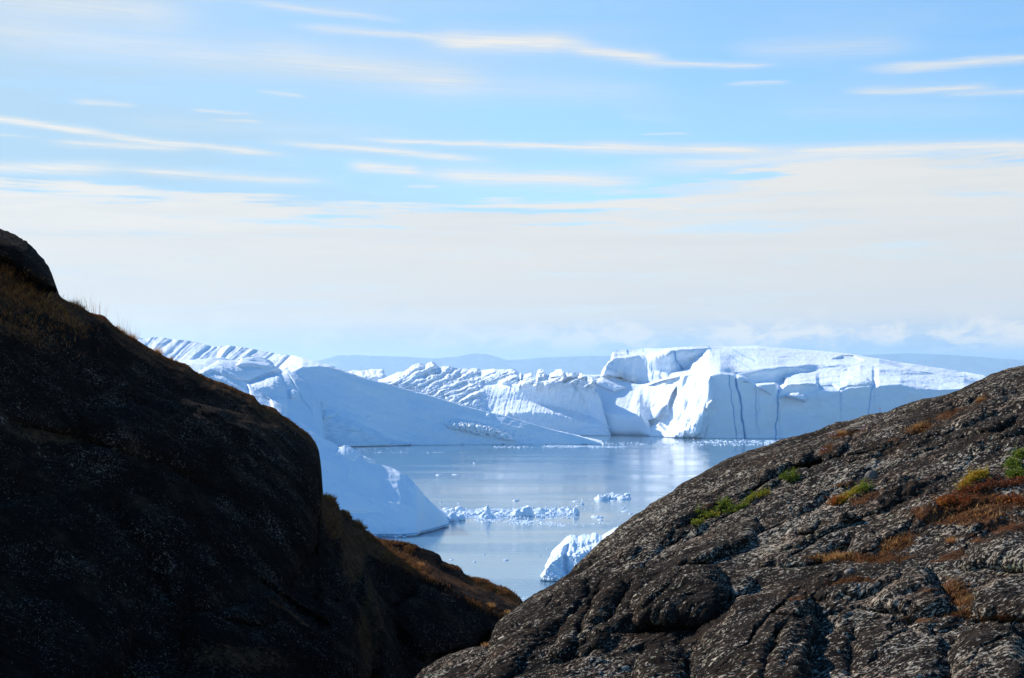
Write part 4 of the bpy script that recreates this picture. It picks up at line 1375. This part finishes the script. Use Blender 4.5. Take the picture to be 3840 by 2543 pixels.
        D += L(pts, b * .9, q, 16, 20 + k, 50)
    # clefts
    for pts, w, q in (([(2262, 2200), (2230, 2270), (2190, 2330), (2165, 2400), (2150, 2470), (2080, 2500)], 12, 1.1), ([(2375, 2190), (2330, 2270), (2290, 2340), (2290, 2390)], 11, 1.0), ([(2090, 2240), (2050, 2290), (1980, 2330), (1930, 2360)], 10, .7),
                      ([(2520, 2160), (2470, 2210), (2400, 2240), (2360, 2300)], 8, .5), ([(2240, 2085), (2230, 2110), (2215, 2135)], 7, .6), ([(2726, 2200), (2745, 2300), (2700, 2340), (2650, 2370)], 14, .7), ([(2640, 2350), (2500, 2370), (2380, 2385), (2280, 2385)], 12, .6),
                      ([(3095, 1722), (3040, 1752), (2960, 1768), (2920, 1790)], 13, 1.0), ([(2900, 1790), (2840, 1840), (2780, 1880)], 10, .8), ([(3460, 1530), (3420, 1548), (3380, 1560)], 12, .5), ([(3700, 1500), (3640, 1530), (3560, 1550)], 16, .8), ([(3840, 1590), (3780, 1620), (3730, 1640)], 18, 1.0),
                      ([(3110, 1880), (3060, 1920), (2990, 1960)], 14, .8), ([(3090, 1960), (3050, 2000), (2980, 2010)], 10, .7), ([(3250, 1620), (3210, 1635), (3180, 1650)], 12, .7), ([(2935, 2350), (2900, 2440), (2870, 2543), (2850, 2640)], 16, .9), ([(3050, 2370), (3040, 2440), (3020, 2500)], 15, .9),
                      ([(3210, 2380), (3195, 2440), (3190, 2530)], 15, .9), ([(3150, 2350), (3110, 2400), (3090, 2440)], 9, .6), ([(3480, 2170), (3540, 2230), (3590, 2290)], 22, .8), ([(3190, 2035), (3170, 2060), (3110, 2070)], 12, .7), ([(3450, 1960), (3380, 2010), (3340, 2040)], 8, .4),
                      ([(3200, 1560), (3100, 1610), (3000, 1660)], 7, .35), ([(2600, 2000), (2500, 2060), (2400, 2140)], 7, .35), ([(2740, 1930), (2650, 1990), (2560, 2060)], 7, .3), ([(3840, 1900), (3700, 1920), (3560, 1950)], 10, .3)):
        D += q * groove(X, Y, pts, w, 10, 2.0, 30)
    return D


def right_shape(X, Y, D):
    cy = np.interp(X, rx, ry)
    g = np.clip(Y - cy, 0, None)
    D = D + 1.8 * np.exp(-g / 40) + 1.2 * np.exp(-g / 140)
    # left flank below turns steeper
    D = D + right_features(X, Y) * (1 - .7 * np.exp(-g / 12))
    return D


FOL = np.array([.85, .25, .45])
FOL = FOL / np.linalg.norm(FOL)


def right_fine(P, X, Y):
    cy = np.interp(X, rx, ry)
    a = P @ FOL
    Q = P - a[..., None] * FOL * .58                                # stretched along the banding
    k = .35 + .65 * sstep(fbm(P * .5 + 3.3, 3), -.35, .30)
    h = .16 * fbm(Q * .5, 3) + .13 * fbm(Q * 1.3, 3, ridged=True) * (.5 + .5 * k) + (.075 * fbm(Q * 3.4, 4, ridged=True) + .035 * fbm(Q * 8.0, 3, ridged=True)) * k
    return h * (.55 + .45 * sstep(Y - cy, 0, 30)) * (1 + .35 * sstep(Y, 1700, 2100) * 0)


def right_masks(X, Y, P):
    h = blobs(X, Y, [(3450, 1612, 60, 14, -.25, .9), (3180, 1640, 70, 14, -.25, .9), (3100, 1690, 40, 20, -.3, .8), (3690, 1522, 26, 12, -.3, .9), (3560, 1560, 90, 16, -.3, .7), (3360, 1660, 50, 12, -.3, .6), (3170, 1830, 100, 18, -.1, .6),
                     (3700, 1910, 230, 44, .0, .95), (3600, 1960, 260, 50, .05, .85), (3750, 2000, 200, 30, 0, .7), (3620, 1880, 80, 30, 0, .7), (3370, 2060, 90, 30, -.3, .95), (3140, 2098, 120, 16, 0, .95), (3300, 2110, 160, 20, 0, .8), (3200, 2200, 130, 12, 0, .8),
                     (3560, 2120, 110, 26, -.3, .7), (3600, 2250, 70, 50, .5, .95), (3560, 2330, 150, 18, -.05, .95), (3740, 2320, 110, 18, 0, .8), (2560, 2362, 110, 12, -.08, .95), (2600, 2115, 80, 10, 0, .6), (2910, 2400, 14, 50, 0, .8), (2880, 2500, 16, 60, 0, .95),
                     (1828, 2440, 14, 20, -.2, .9), (3450, 2360, 160, 14, .05, .6), (3000, 2250, 90, 12, 0, .6), (3420, 1830, 120, 12, -.2, .5), (2900, 2140, 120, 10, -.1, .5), (3480, 2230, 60, 14, 0, .6), (2400, 2160, 80, 8, -.3, .5), (3790, 2140, 80, 20, 0, .6),
                     (2700, 1900, 120, 12, -.3, .55), (3250, 1880, 90, 18, -.3, .7), (3650, 2050, 120, 16, 0, .6)])
    m = blobs(X, Y, [(3660, 2320, 30, 10, 0, .8), (3600, 1900, 60, 16, 0, .5)])
    c = blobs(X, Y, [(2560, 2260, 190, 130, 0, 1), (2050, 2400, 260, 180, -.5, .9), (2480, 2500, 90, 90, 0, 1), (2300, 2250, 160, 120, -.6, .7), (2700, 2480, 120, 120, 0, .4), (3300, 2480, 200, 90, 0, .4), (3100, 1750, 200, 50, -.4, .4)])  # dark mask: black lichen on the flank, painted shade on the knob
    return {'heath': h, 'moss': m * .3, 'crust_shade': c}


BACK_L = ((.6, .3), (2, 2), (6, 8), (16, 22), (60, 999))
BACK_R = ((.8, .35), (3, 2.2), (8, 8), (22, 28), (70, 999))
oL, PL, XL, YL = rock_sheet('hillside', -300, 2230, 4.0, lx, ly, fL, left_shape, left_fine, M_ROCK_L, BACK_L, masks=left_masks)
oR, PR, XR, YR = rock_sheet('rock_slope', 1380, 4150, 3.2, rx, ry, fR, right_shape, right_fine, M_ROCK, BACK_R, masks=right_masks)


def on(sheet, x, y):
    """point and normal of a rock sheet at a picture position"""
    P, X, Y = sheet
    i = int(np.clip(round((x - X[0, 0]) / (X[1, 0] - X[0, 0])), 1, X.shape[0] - 2))
    j = int(np.clip(np.argmin(np.abs(Y[i] - y)), 1, X.shape[1] - 2))
    n = np.cross(P[i + 1, j] - P[i - 1, j], P[i, j + 1] - P[i, j - 1])
    return P[i, j], n / (np.linalg.norm(n) + 1e-9)


SL, SR = (PL, XL, YL), (PR, XR, YR)


def tone_mesh(name, V, Fc, T, mat):
    me = bpy.data.meshes.new(name)
    me.from_pydata([tuple(v) for v in V], [], Fc)
    at = me.attributes.new('tone', 'FLOAT', 'POINT')
    at.data.foreach_set('value', np.array(T, np.float32))
    me.materials.append(mat)
    return me


def blade(V, Fc, T, p, hgt, wid, lean, rr, tone):
    a = rr.uniform(0, 2 * math.pi)
    dx, dy = math.cos(a) * wid / 2, math.sin(a) * wid / 2
    lx_, ly_ = rr.normal(size=2) * lean * hgt
    b = len(V)
    V += [(p[0] - dx, p[1] - dy, p[2]), (p[0] + dx, p[1] + dy, p[2]), (p[0] + dx * .7 + lx_ * .4, p[1] + dy * .7 + ly_ * .4, p[2] + hgt * .6), (p[0] - dx * .7 + lx_ * .4, p[1] - dy * .7 + ly_ * .4, p[2] + hgt * .6), (p[0] + lx_, p[1] + ly_, p[2] + hgt)]
    Fc += [(b, b + 1, b + 2, b + 3), (b + 3, b + 2, b + 4)]
    T += [tone * .6, tone * .6, tone, tone, tone]


def tuft(name, seed, n, rad, hgt, lean=.45, wid=.012, t0=.2, t1=1.0, head=False):
    rr = np.random.RandomState(seed)
    V, Fc, T = [], [], []
    for k in range(n):
        r, a = rad * math.sqrt(rr.rand()), rr.uniform(0, 6.28)
        h = hgt * rr.uniform(.45, 1.1) * (1 - .5 * (r / rad) ** 2)
        blade(V, Fc, T, (r * math.cos(a), r * math.sin(a), -.03), h, wid, lean, rr, rr.uniform(t0, t1))
    return tone_mesh(name, V, Fc, T, M_GRASS)


def place(name, me, p, label, cat, group=None, scale=1.0, rz=0.0):
    o = bpy.data.objects.new(name, me)
    COL.objects.link(o)
    o.location = tuple(p)
    o.scale = (scale,) * 3
    o.rotation_euler = (0, 0, rz)
    tag(o, label, cat, group)
    return o


def carpet(name, sheet, area, n, h, wid, mat, label, seed, t0=0.0, t1=1.0, lean=.6, thr=-.2):
    """low plants too many to count, scattered over patches of a slope (x, y, half length, half height, slope, count)"""
    P, X, Y = sheet
    rr = np.random.RandomState(seed)
    V, Fc, T = [], [], []
    for (x, y, a, b, k, m) in area:
        xs = x + a * rr.normal(size=m) * .55
        ys = y + k * (xs - x) + b * rr.normal(size=m) * .6
        q = fbm(stack(xs / 40, ys / 18, seed), 3)
        for xi, yi, g in zip(xs, ys, q):
            i = int(np.clip(round((xi - X[0, 0]) / (X[1, 0] - X[0, 0])), 1, X.shape[0] - 2))
            if yi < Y[i, -1] - 3 or g < thr:
                continue
            p, _ = on(sheet, xi, yi)
            hh = h * rr.uniform(.5, 1.3)
            blade(V, Fc, T, (p[0], p[1], p[2] - .02), hh, wid * rr.uniform(.6, 1.4), lean, rr, np.clip(rr.uniform(t0, t1) + .35 * g, 0, 1))
    me = tone_mesh(name, V, Fc, T, mat)
    o = bpy.data.objects.new(name, me)
    COL.objects.link(o)
    tag(o, label, 'ground cover', kind='stuff')


def plants():
    rr = np.random.RandomState(21)
    # heath and grass along the crest of the left hillside
    crest = [(x, np.interp(x, lx, ly) + 6, 12, 6, 0.5, 60) for x in range(225, 1185, 12)]
    carpet('heath', SL, crest, 0, .07, .02, M_HEATH, 'brown and rust heath fringing the dark left ridge', 31, .1, 1.0)
    low = [(1240, 1875, 26, 20, .9, 900), (1300, 1930, 22, 12, .8, 500), (1345, 1962, 26, 12, .8, 600), (1390, 2010, 26, 14, .7, 500), (1450, 2035, 60, 12, .1, 1000), (1520, 2045, 50, 14, .2, 800), (1500, 2085, 70, 20, .25, 1500),
           (1560, 2120, 60, 14, .3, 900), (1250, 1960, 50, 60, .6, 900), (1690, 2125, 40, 8, .2, 300), (1800, 2175, 50, 10, .25, 900), (1850, 2200, 50, 16, .4, 900), (1910, 2225, 46, 16, .6, 800), (1830, 2280, 70, 10, .55, 800), (1900, 2310, 50, 8, .5, 500), (1620, 2160, 60, 8, .5, 300)]
    carpet('heath', SL, low, 0, .10, .025, M_HEATH, 'orange and olive heath on the low shelf of the left ridge', 32, .25, 1.0)
    soil = [(80, 1080, 90, 40, .3, 900), (40, 1020, 60, 16, .3, 300), (200, 1150, 120, 40, .6, 900), (100, 1200, 160, 50, .4, 700)]
    carpet('heath', SL, soil, 0, .16, .02, M_GRASS, 'dry brown grass on the soil below the top left knob', 33, .0, .7)
    # grass tufts on the left crest
    TF = [tuft('grass_tuft', s, 70, .16, .34, .35, .010, .45, 1.0) for s in range(3)]
    TH = [tuft('grass_tuft', 10 + s, 16, .30, .85, .16, .007, .5, 1.0) for s in range(3)]
    for k, x in enumerate((262, 275, 288, 300, 312, 445, 462, 478, 492, 503, 585, 598, 640)):
        p, _ = on(SL, x, np.interp(x, lx, ly) + 3)
        place('grass_tuft', TF[k % 3], p, 'pale dry grass tuft against the sky on the left crest', 'grass tuft', 'dry grass tufts on the left crest', rr.uniform(.6, 1.1), k)
    for k, x in enumerate((262, 290, 330, 350, 372, 455, 470, 500)):
        p, _ = on(SL, x, np.interp(x, lx, ly) + 3)
        place('grass_stalks', TH[k % 3], p, 'thin tall grass stalks standing up against the sky on the left crest', 'grass stalks', 'tall grass stalks on the left crest', rr.uniform(.7, 1.1), k)
    TG = [tuft('grass_tuft', 30 + s, 160, .22, .30, .5, .012, .35, 1.0) for s in range(3)]
    for x, y, s, lab in ((1215, 1862, 1.3, 'orange brown grass tussock at the foot of the vertical rock edge'), (1238, 1870, 1.4, 'rounded grass tussock crowning the step beside the blue berg'), (1296, 1924, 1.0, 'small grass tussock on the second step of the left ridge'),
                         (1340, 1956, 1.3, 'bright backlit grass tussock on the third step of the left ridge'), (1362, 1975, 1.0, 'grass tussock sloping down beside the smooth blue berg'), (1582, 2108, 1.1, 'yellow green grass tuft on the orange shelf of the left ridge'),
                         (1846, 2262, 1.1, 'yellow grass tuft under the mossy hump near the gap'), (1905, 2290, .9, 'dry grass tuft low on the ridge end near the gap'), (1870, 2205, .7, 'thin grass tuft on top of the mossy hump')):
        p, _ = on(SL, x, y + 5)
        place('grass_tussock', TG[int(x) % 3], p, lab, 'grass tussock', None, s * .72, x)
    # right slope
    for x, y, s, lab in ((3108, 2105, 1.0, 'pale dry grass tuft in the hollow, left of the other pale tuft'), (3140, 2100, 1.2, 'larger pale dry grass tuft in the hollow of the right slope'), (3690, 1528, .7, 'small rust grass tuft near the top of the right slope'),
                         (3160, 1643, .8, 'straw coloured grass tuft above the flowers on the right slope'), (3440, 1612, .8, 'brown grass tuft high on the right slope, below the crest'), (2500, 2352, .8, 'thin upright grass tuft beneath the dark knob'), (2540, 2358, .7, 'lower grass tuft beneath the dark knob, to the right'),
                         (1826, 2436, .7, 'orange tuft in the notch at the lower left of the right slope'), (2885, 2480, .9, 'orange tuft growing in the cleft of the bottom dome'), (3580, 2070, .8, 'straw tuft between rocks at the far right')):
        p, _ = on(SR, x, y)
        place('grass_tussock', TG[int(x) % 3], p, lab, 'grass tussock', None, s * .62, x)
    hp = [(3450, 1612, 60, 12, -.25, 700), (3180, 1640, 60, 10, -.25, 600), (3690, 1522, 26, 10, -.3, 250), (3370, 2060, 80, 24, -.3, 900), (3140, 2100, 100, 14, 0, 900), (3300, 2110, 140, 16, 0, 700), (3700, 1900, 190, 30, 0, 900), (3600, 1950, 200, 36, 0, 900), (3600, 2250, 60, 44, .5, 900),
          (3560, 2330, 130, 14, -.05, 900), (2560, 2365, 90, 10, -.08, 700), (2885, 2480, 12, 60, -1.0, 400), (2910, 2400, 10, 30, 0, 150), (3100, 1690, 34, 12, -.3, 200), (3560, 1560, 80, 12, -.3, 250), (3200, 2200, 110, 10, 0, 350), (3740, 2320, 90, 14, 0, 400), (3170, 1830, 60, 12, 0, 250), (3250, 1880, 60, 12, -.3, 250)]
    carpet('heath', SR, hp, 0, .055, .016, M_HEATH, 'rusty brown heath in the hollows of the right rock slope', 35, 0, 1.0)
    gp = [(3140, 2098, 80, 12, 0, 500), (3440, 1612, 50, 8, -.25, 200), (3600, 2250, 60, 40, .5, 400), (3640, 1960, 200, 30, 0, 500), (3360, 2060, 60, 20, -.2, 250), (2540, 2360, 80, 8, -.08, 300)]
    carpet('dry_grass', SR, gp, 0, .09, .010, M_GRASS, 'short dry grass mixed into the heath of the right slope', 36, .3, 1.0)

    # dwarf willow: creeping mats of small leaves
    def willow(path, n, half, tones, label, seed, lsz=.035):
        r = np.random.RandomState(seed)
        V, Fc, T = [], [], []
        base, _ = on(SR, path[0][0], path[0][1])
        root = base
        for k in range(n):
            t = r.rand() * (len(path) - 1)
            i = int(t)
            u = t - i
            x = path[i][0] * (1 - u) + path[i + 1][0] * u + r.normal() * half * .9
            y = path[i][1] * (1 - u) + path[i + 1][1] * u + r.normal() * half * .38
            if seed != 5 and fbm(np.array([[x / 16, y / 8, seed]]), 2)[0] < -.22:
                continue
            p, _ = on(SR, x, y)
            tb = tones[0] + (tones[1] - tones[0]) * (t / (len(path) - 1)) + r.normal() * .10
            up = abs(r.normal()) * .06 + .01
            for q in range(3):
                a, el = r.uniform(0, 6.28), r.uniform(.1, 1.2)
                d = Vector((math.cos(a) * math.cos(el), math.sin(a) * math.cos(el), math.sin(el)))
                sd = d.cross(Vector((0, 0, 1))).normalized() * lsz * .35
                o = Vector(tuple(p - root)) + Vector((r.normal() * .015, r.normal() * .015, up))
                L = lsz * r.uniform(.7, 1.3)
                b = len(V)
                V += [tuple(o), tuple(o + d * L * .5 + sd), tuple(o + d * L), tuple(o + d * L * .5 - sd)]
                Fc.append((b, b + 1, b + 2, b + 3))
                T += [float(np.clip(tb, 0, 1))] * 4
        place('dwarf_willow', tone_mesh('dwarf_willow', V, Fc, T, M_LEAF), root, label, 'dwarf willow', 'dwarf willow mats on the right slope')
    willow([(2935, 1812), (2962, 1815), (2990, 1800)], 550, 9, (0.0, .15), 'bright green dwarf willow tuft on bare rock, topmost on the left part', 1)
    willow([(2720, 1932), (2780, 1915), (2830, 1890), (2888, 1872)], 800, 6, (.1, .35), 'long yellow green dwarf willow strip running diagonally up the slope', 2)
    willow([(2690, 1918), (2712, 1905), (2735, 1900)], 350, 9, (.1, .2), 'small green dwarf willow clump above the long diagonal strip', 3)
    willow([(2618, 1946), (2650, 1944), (2690, 1938)], 380, 7, (.15, .3), 'low green dwarf willow strip at the lower left, nearest the water', 4)
    willow([(2604, 1990), (2640, 1976)], 160, 6, (.2, .3), 'faint yellow green willow patch below all the other strips', 8)
    willow([(3125, 1905), (3150, 1900), (3185, 1885), (3225, 1868), (3262, 1853)], 1300, 10, (.85, .05), 'dwarf willow mat turning from orange to green in the middle of the slope', 5)
    willow([(3610, 1870), (3640, 1840), (3670, 1820), (3700, 1822)], 1000, 14, (.55, .45), 'large golden orange dwarf willow mound at the right', 6)
    willow([(3610, 1880), (3660, 1880), (3730, 1862), (3790, 1850), (3850, 1840)], 650, 10, (1.0, .95), 'dark red dwarf willow mat below the golden mound', 7)
    willow([(3790, 1780), (3800, 1770), (3820, 1776)], 600, 12, (.05, .1), 'small green dwarf willow clump between two others at the right edge', 9)
    willow([(3790, 1812), (3820, 1808), (3870, 1805)], 600, 11, (.05, .15), 'wide green dwarf willow clump at the right edge, lowest of the green ones', 10)
    willow([(3812, 1742), (3840, 1740), (3870, 1738)], 500, 10, (.1, .1), 'uppermost green dwarf willow clump at the right edge', 11)
    willow([(3520, 1925), (3560, 1905), (3640, 1918)], 700, 12, (.75, .95), 'thin rust red willow mat on the brown heath', 12)
    willow([(3735, 1915), (3790, 1910), (3850, 1915)], 500, 12, (.8, .9), 'rust coloured willow mat at the right edge under the red one', 13)

    # pale flowers
    STEM = tone_mesh('stem', [(-.004, 0, -.03), (.004, 0, -.03), (.003, .003, .09), (-.003, .003, .09)], [(0, 1, 2, 3)], [.2] * 4, M_GRASS)
    def flowers(pts, label, tone, s):
        for (x, y) in pts:
            V, Fc, T = [], [], []
            p, _ = on(SR, x, y)
            for a in range(5):
                a_ = a * 1.2566
                b = len(V)
                c = Vector((0, 0, .09))
                d = Vector((math.cos(a_), math.sin(a_), .5)) * s
                e = Vector((-math.sin(a_), math.cos(a_), 0)) * s * .4
                V += [tuple(c), tuple(c + d * .6 + e), tuple(c + d), tuple(c + d * .6 - e)]
                Fc.append((b, b + 1, b + 2, b + 3))
                T += [tone] * 4
            b = len(V)
            o = place('flower', tone_mesh('flower', V, Fc, T, M_FLOWER), p, label, 'flower', None if len(pts) == 1 else label)
            st = bpy.data.objects.new('stem', STEM)
            COL.objects.link(st)
            st.parent = o
    flowers([(3108, 1655), (3114, 1652), (3122, 1654), (3128, 1651), (3133, 1656)], 'tiny lilac flower in the upper left flower cluster', 0, .03)
    flowers([(3226, 1640), (3234, 1636), (3243, 1638), (3252, 1632), (3248, 1640)], 'tiny lilac flower in the upper right flower cluster', 0, .03)
    flowers([(3072, 1706), (3082, 1703), (3090, 1708), (3097, 1702)], 'tiny lilac flower in the lowest flower cluster', 0, .03)
    flowers([(3304, 1562)], 'single pink flower on the crest of the right slope', 1.0, .045)


plants()


# ------------------------------------------------------------------ loose stones on the right slope
def stones():
    import bmesh
    m, n, b = new_mat('pale_stone')
    g = n.new('ShaderNodeNewGeometry').outputs['Position']
    c = n.mix(n.rng(n.noise(g, 6, 6, .7), .4, .62), (.10, .08, .07), (.20, .165, .14))
    n.put(b.inputs['Base Color'], n.mix(n.rng(n.noise(g, 11, 5, .7), .55, .68), c, (.04, .037, .036)))
    b.inputs['Roughness'].default_value = .9
    bump(n, b, n.noise(g, 14, 6, .7), .03)
    for k, (x, y, w, h, lab) in enumerate(((3270, 1812, 46, 30, 'pale pinkish stone lying in the middle of the right slope'), (3795, 1722, 50, 18, 'pale tan stone beside the uppermost green willow'),
                                           (3190, 2172, 40, 20, 'smooth grey stone in the shaded nook of the lower slope'), (3145, 1920, 0, 0, ''), (3040, 2380, 0, 0, ''), (3560, 1985, 0, 0, ''))):
        if not w:
            continue
        bm = bmesh.new()
        bmesh.ops.create_icosphere(bm, subdivisions=4, radius=.5)
        co = np.array([v.co[:] for v in bm.verts])
        co *= (1 + .35 * fbm(co * 1.7 + k * 5, 3) + .08 * fbm(co * 6, 3))[:, None]
        p, _ = on(SR, x, y)
        s = w * p[1] / F
        co *= np.array([s, s * .8, h * p[1] / F * 1.4])
        for v, q in zip(bm.verts, co):
            v.co = q
        me = bpy.data.meshes.new('stone')
        bm.to_mesh(me)
        bm.free()
        me.polygons.foreach_set('use_smooth', np.ones(len(me.polygons), bool))
        me.materials.append(m)
        place('stone', me, p + np.array([0, 0, .01]), lab, 'stone')


stones()


# ------------------------------------------------------------------ air
def haze():
    me = bpy.data.meshes.new('haze')
    x, y0, y1, z0, z1 = 30000, -300, 48000, -60, 1000
    v = [(-x, y0, z0), (x, y0, z0), (x, y1, z0), (-x, y1, z0), (-x, y0, z1), (x, y0, z1), (x, y1, z1), (-x, y1, z1)]
    me.from_pydata(v, [], [(0, 3, 2, 1), (4, 5, 6, 7), (0, 1, 5, 4), (1, 2, 6, 5), (2, 3, 7, 6), (3, 0, 4, 7)])
    m = bpy.data.materials.new('haze')
    m.use_nodes = True
    t = m.node_tree
    t.nodes.clear()
    out = t.nodes.new('ShaderNodeOutputMaterial')
    pv = t.nodes.new('ShaderNodeVolumePrincipled')
    pv.inputs['Color'].default_value = (.60, .82, 1.0, 1)
    pv.inputs['Density'].default_value = HAZE
    pv.inputs['Anisotropy'].default_value = .3
    t.links.new(pv.outputs[0], out.inputs['Volume'])
    o = link('haze', me, m)
    tag(o, kind='stuff')


HAZE = 2.9e-5
haze()
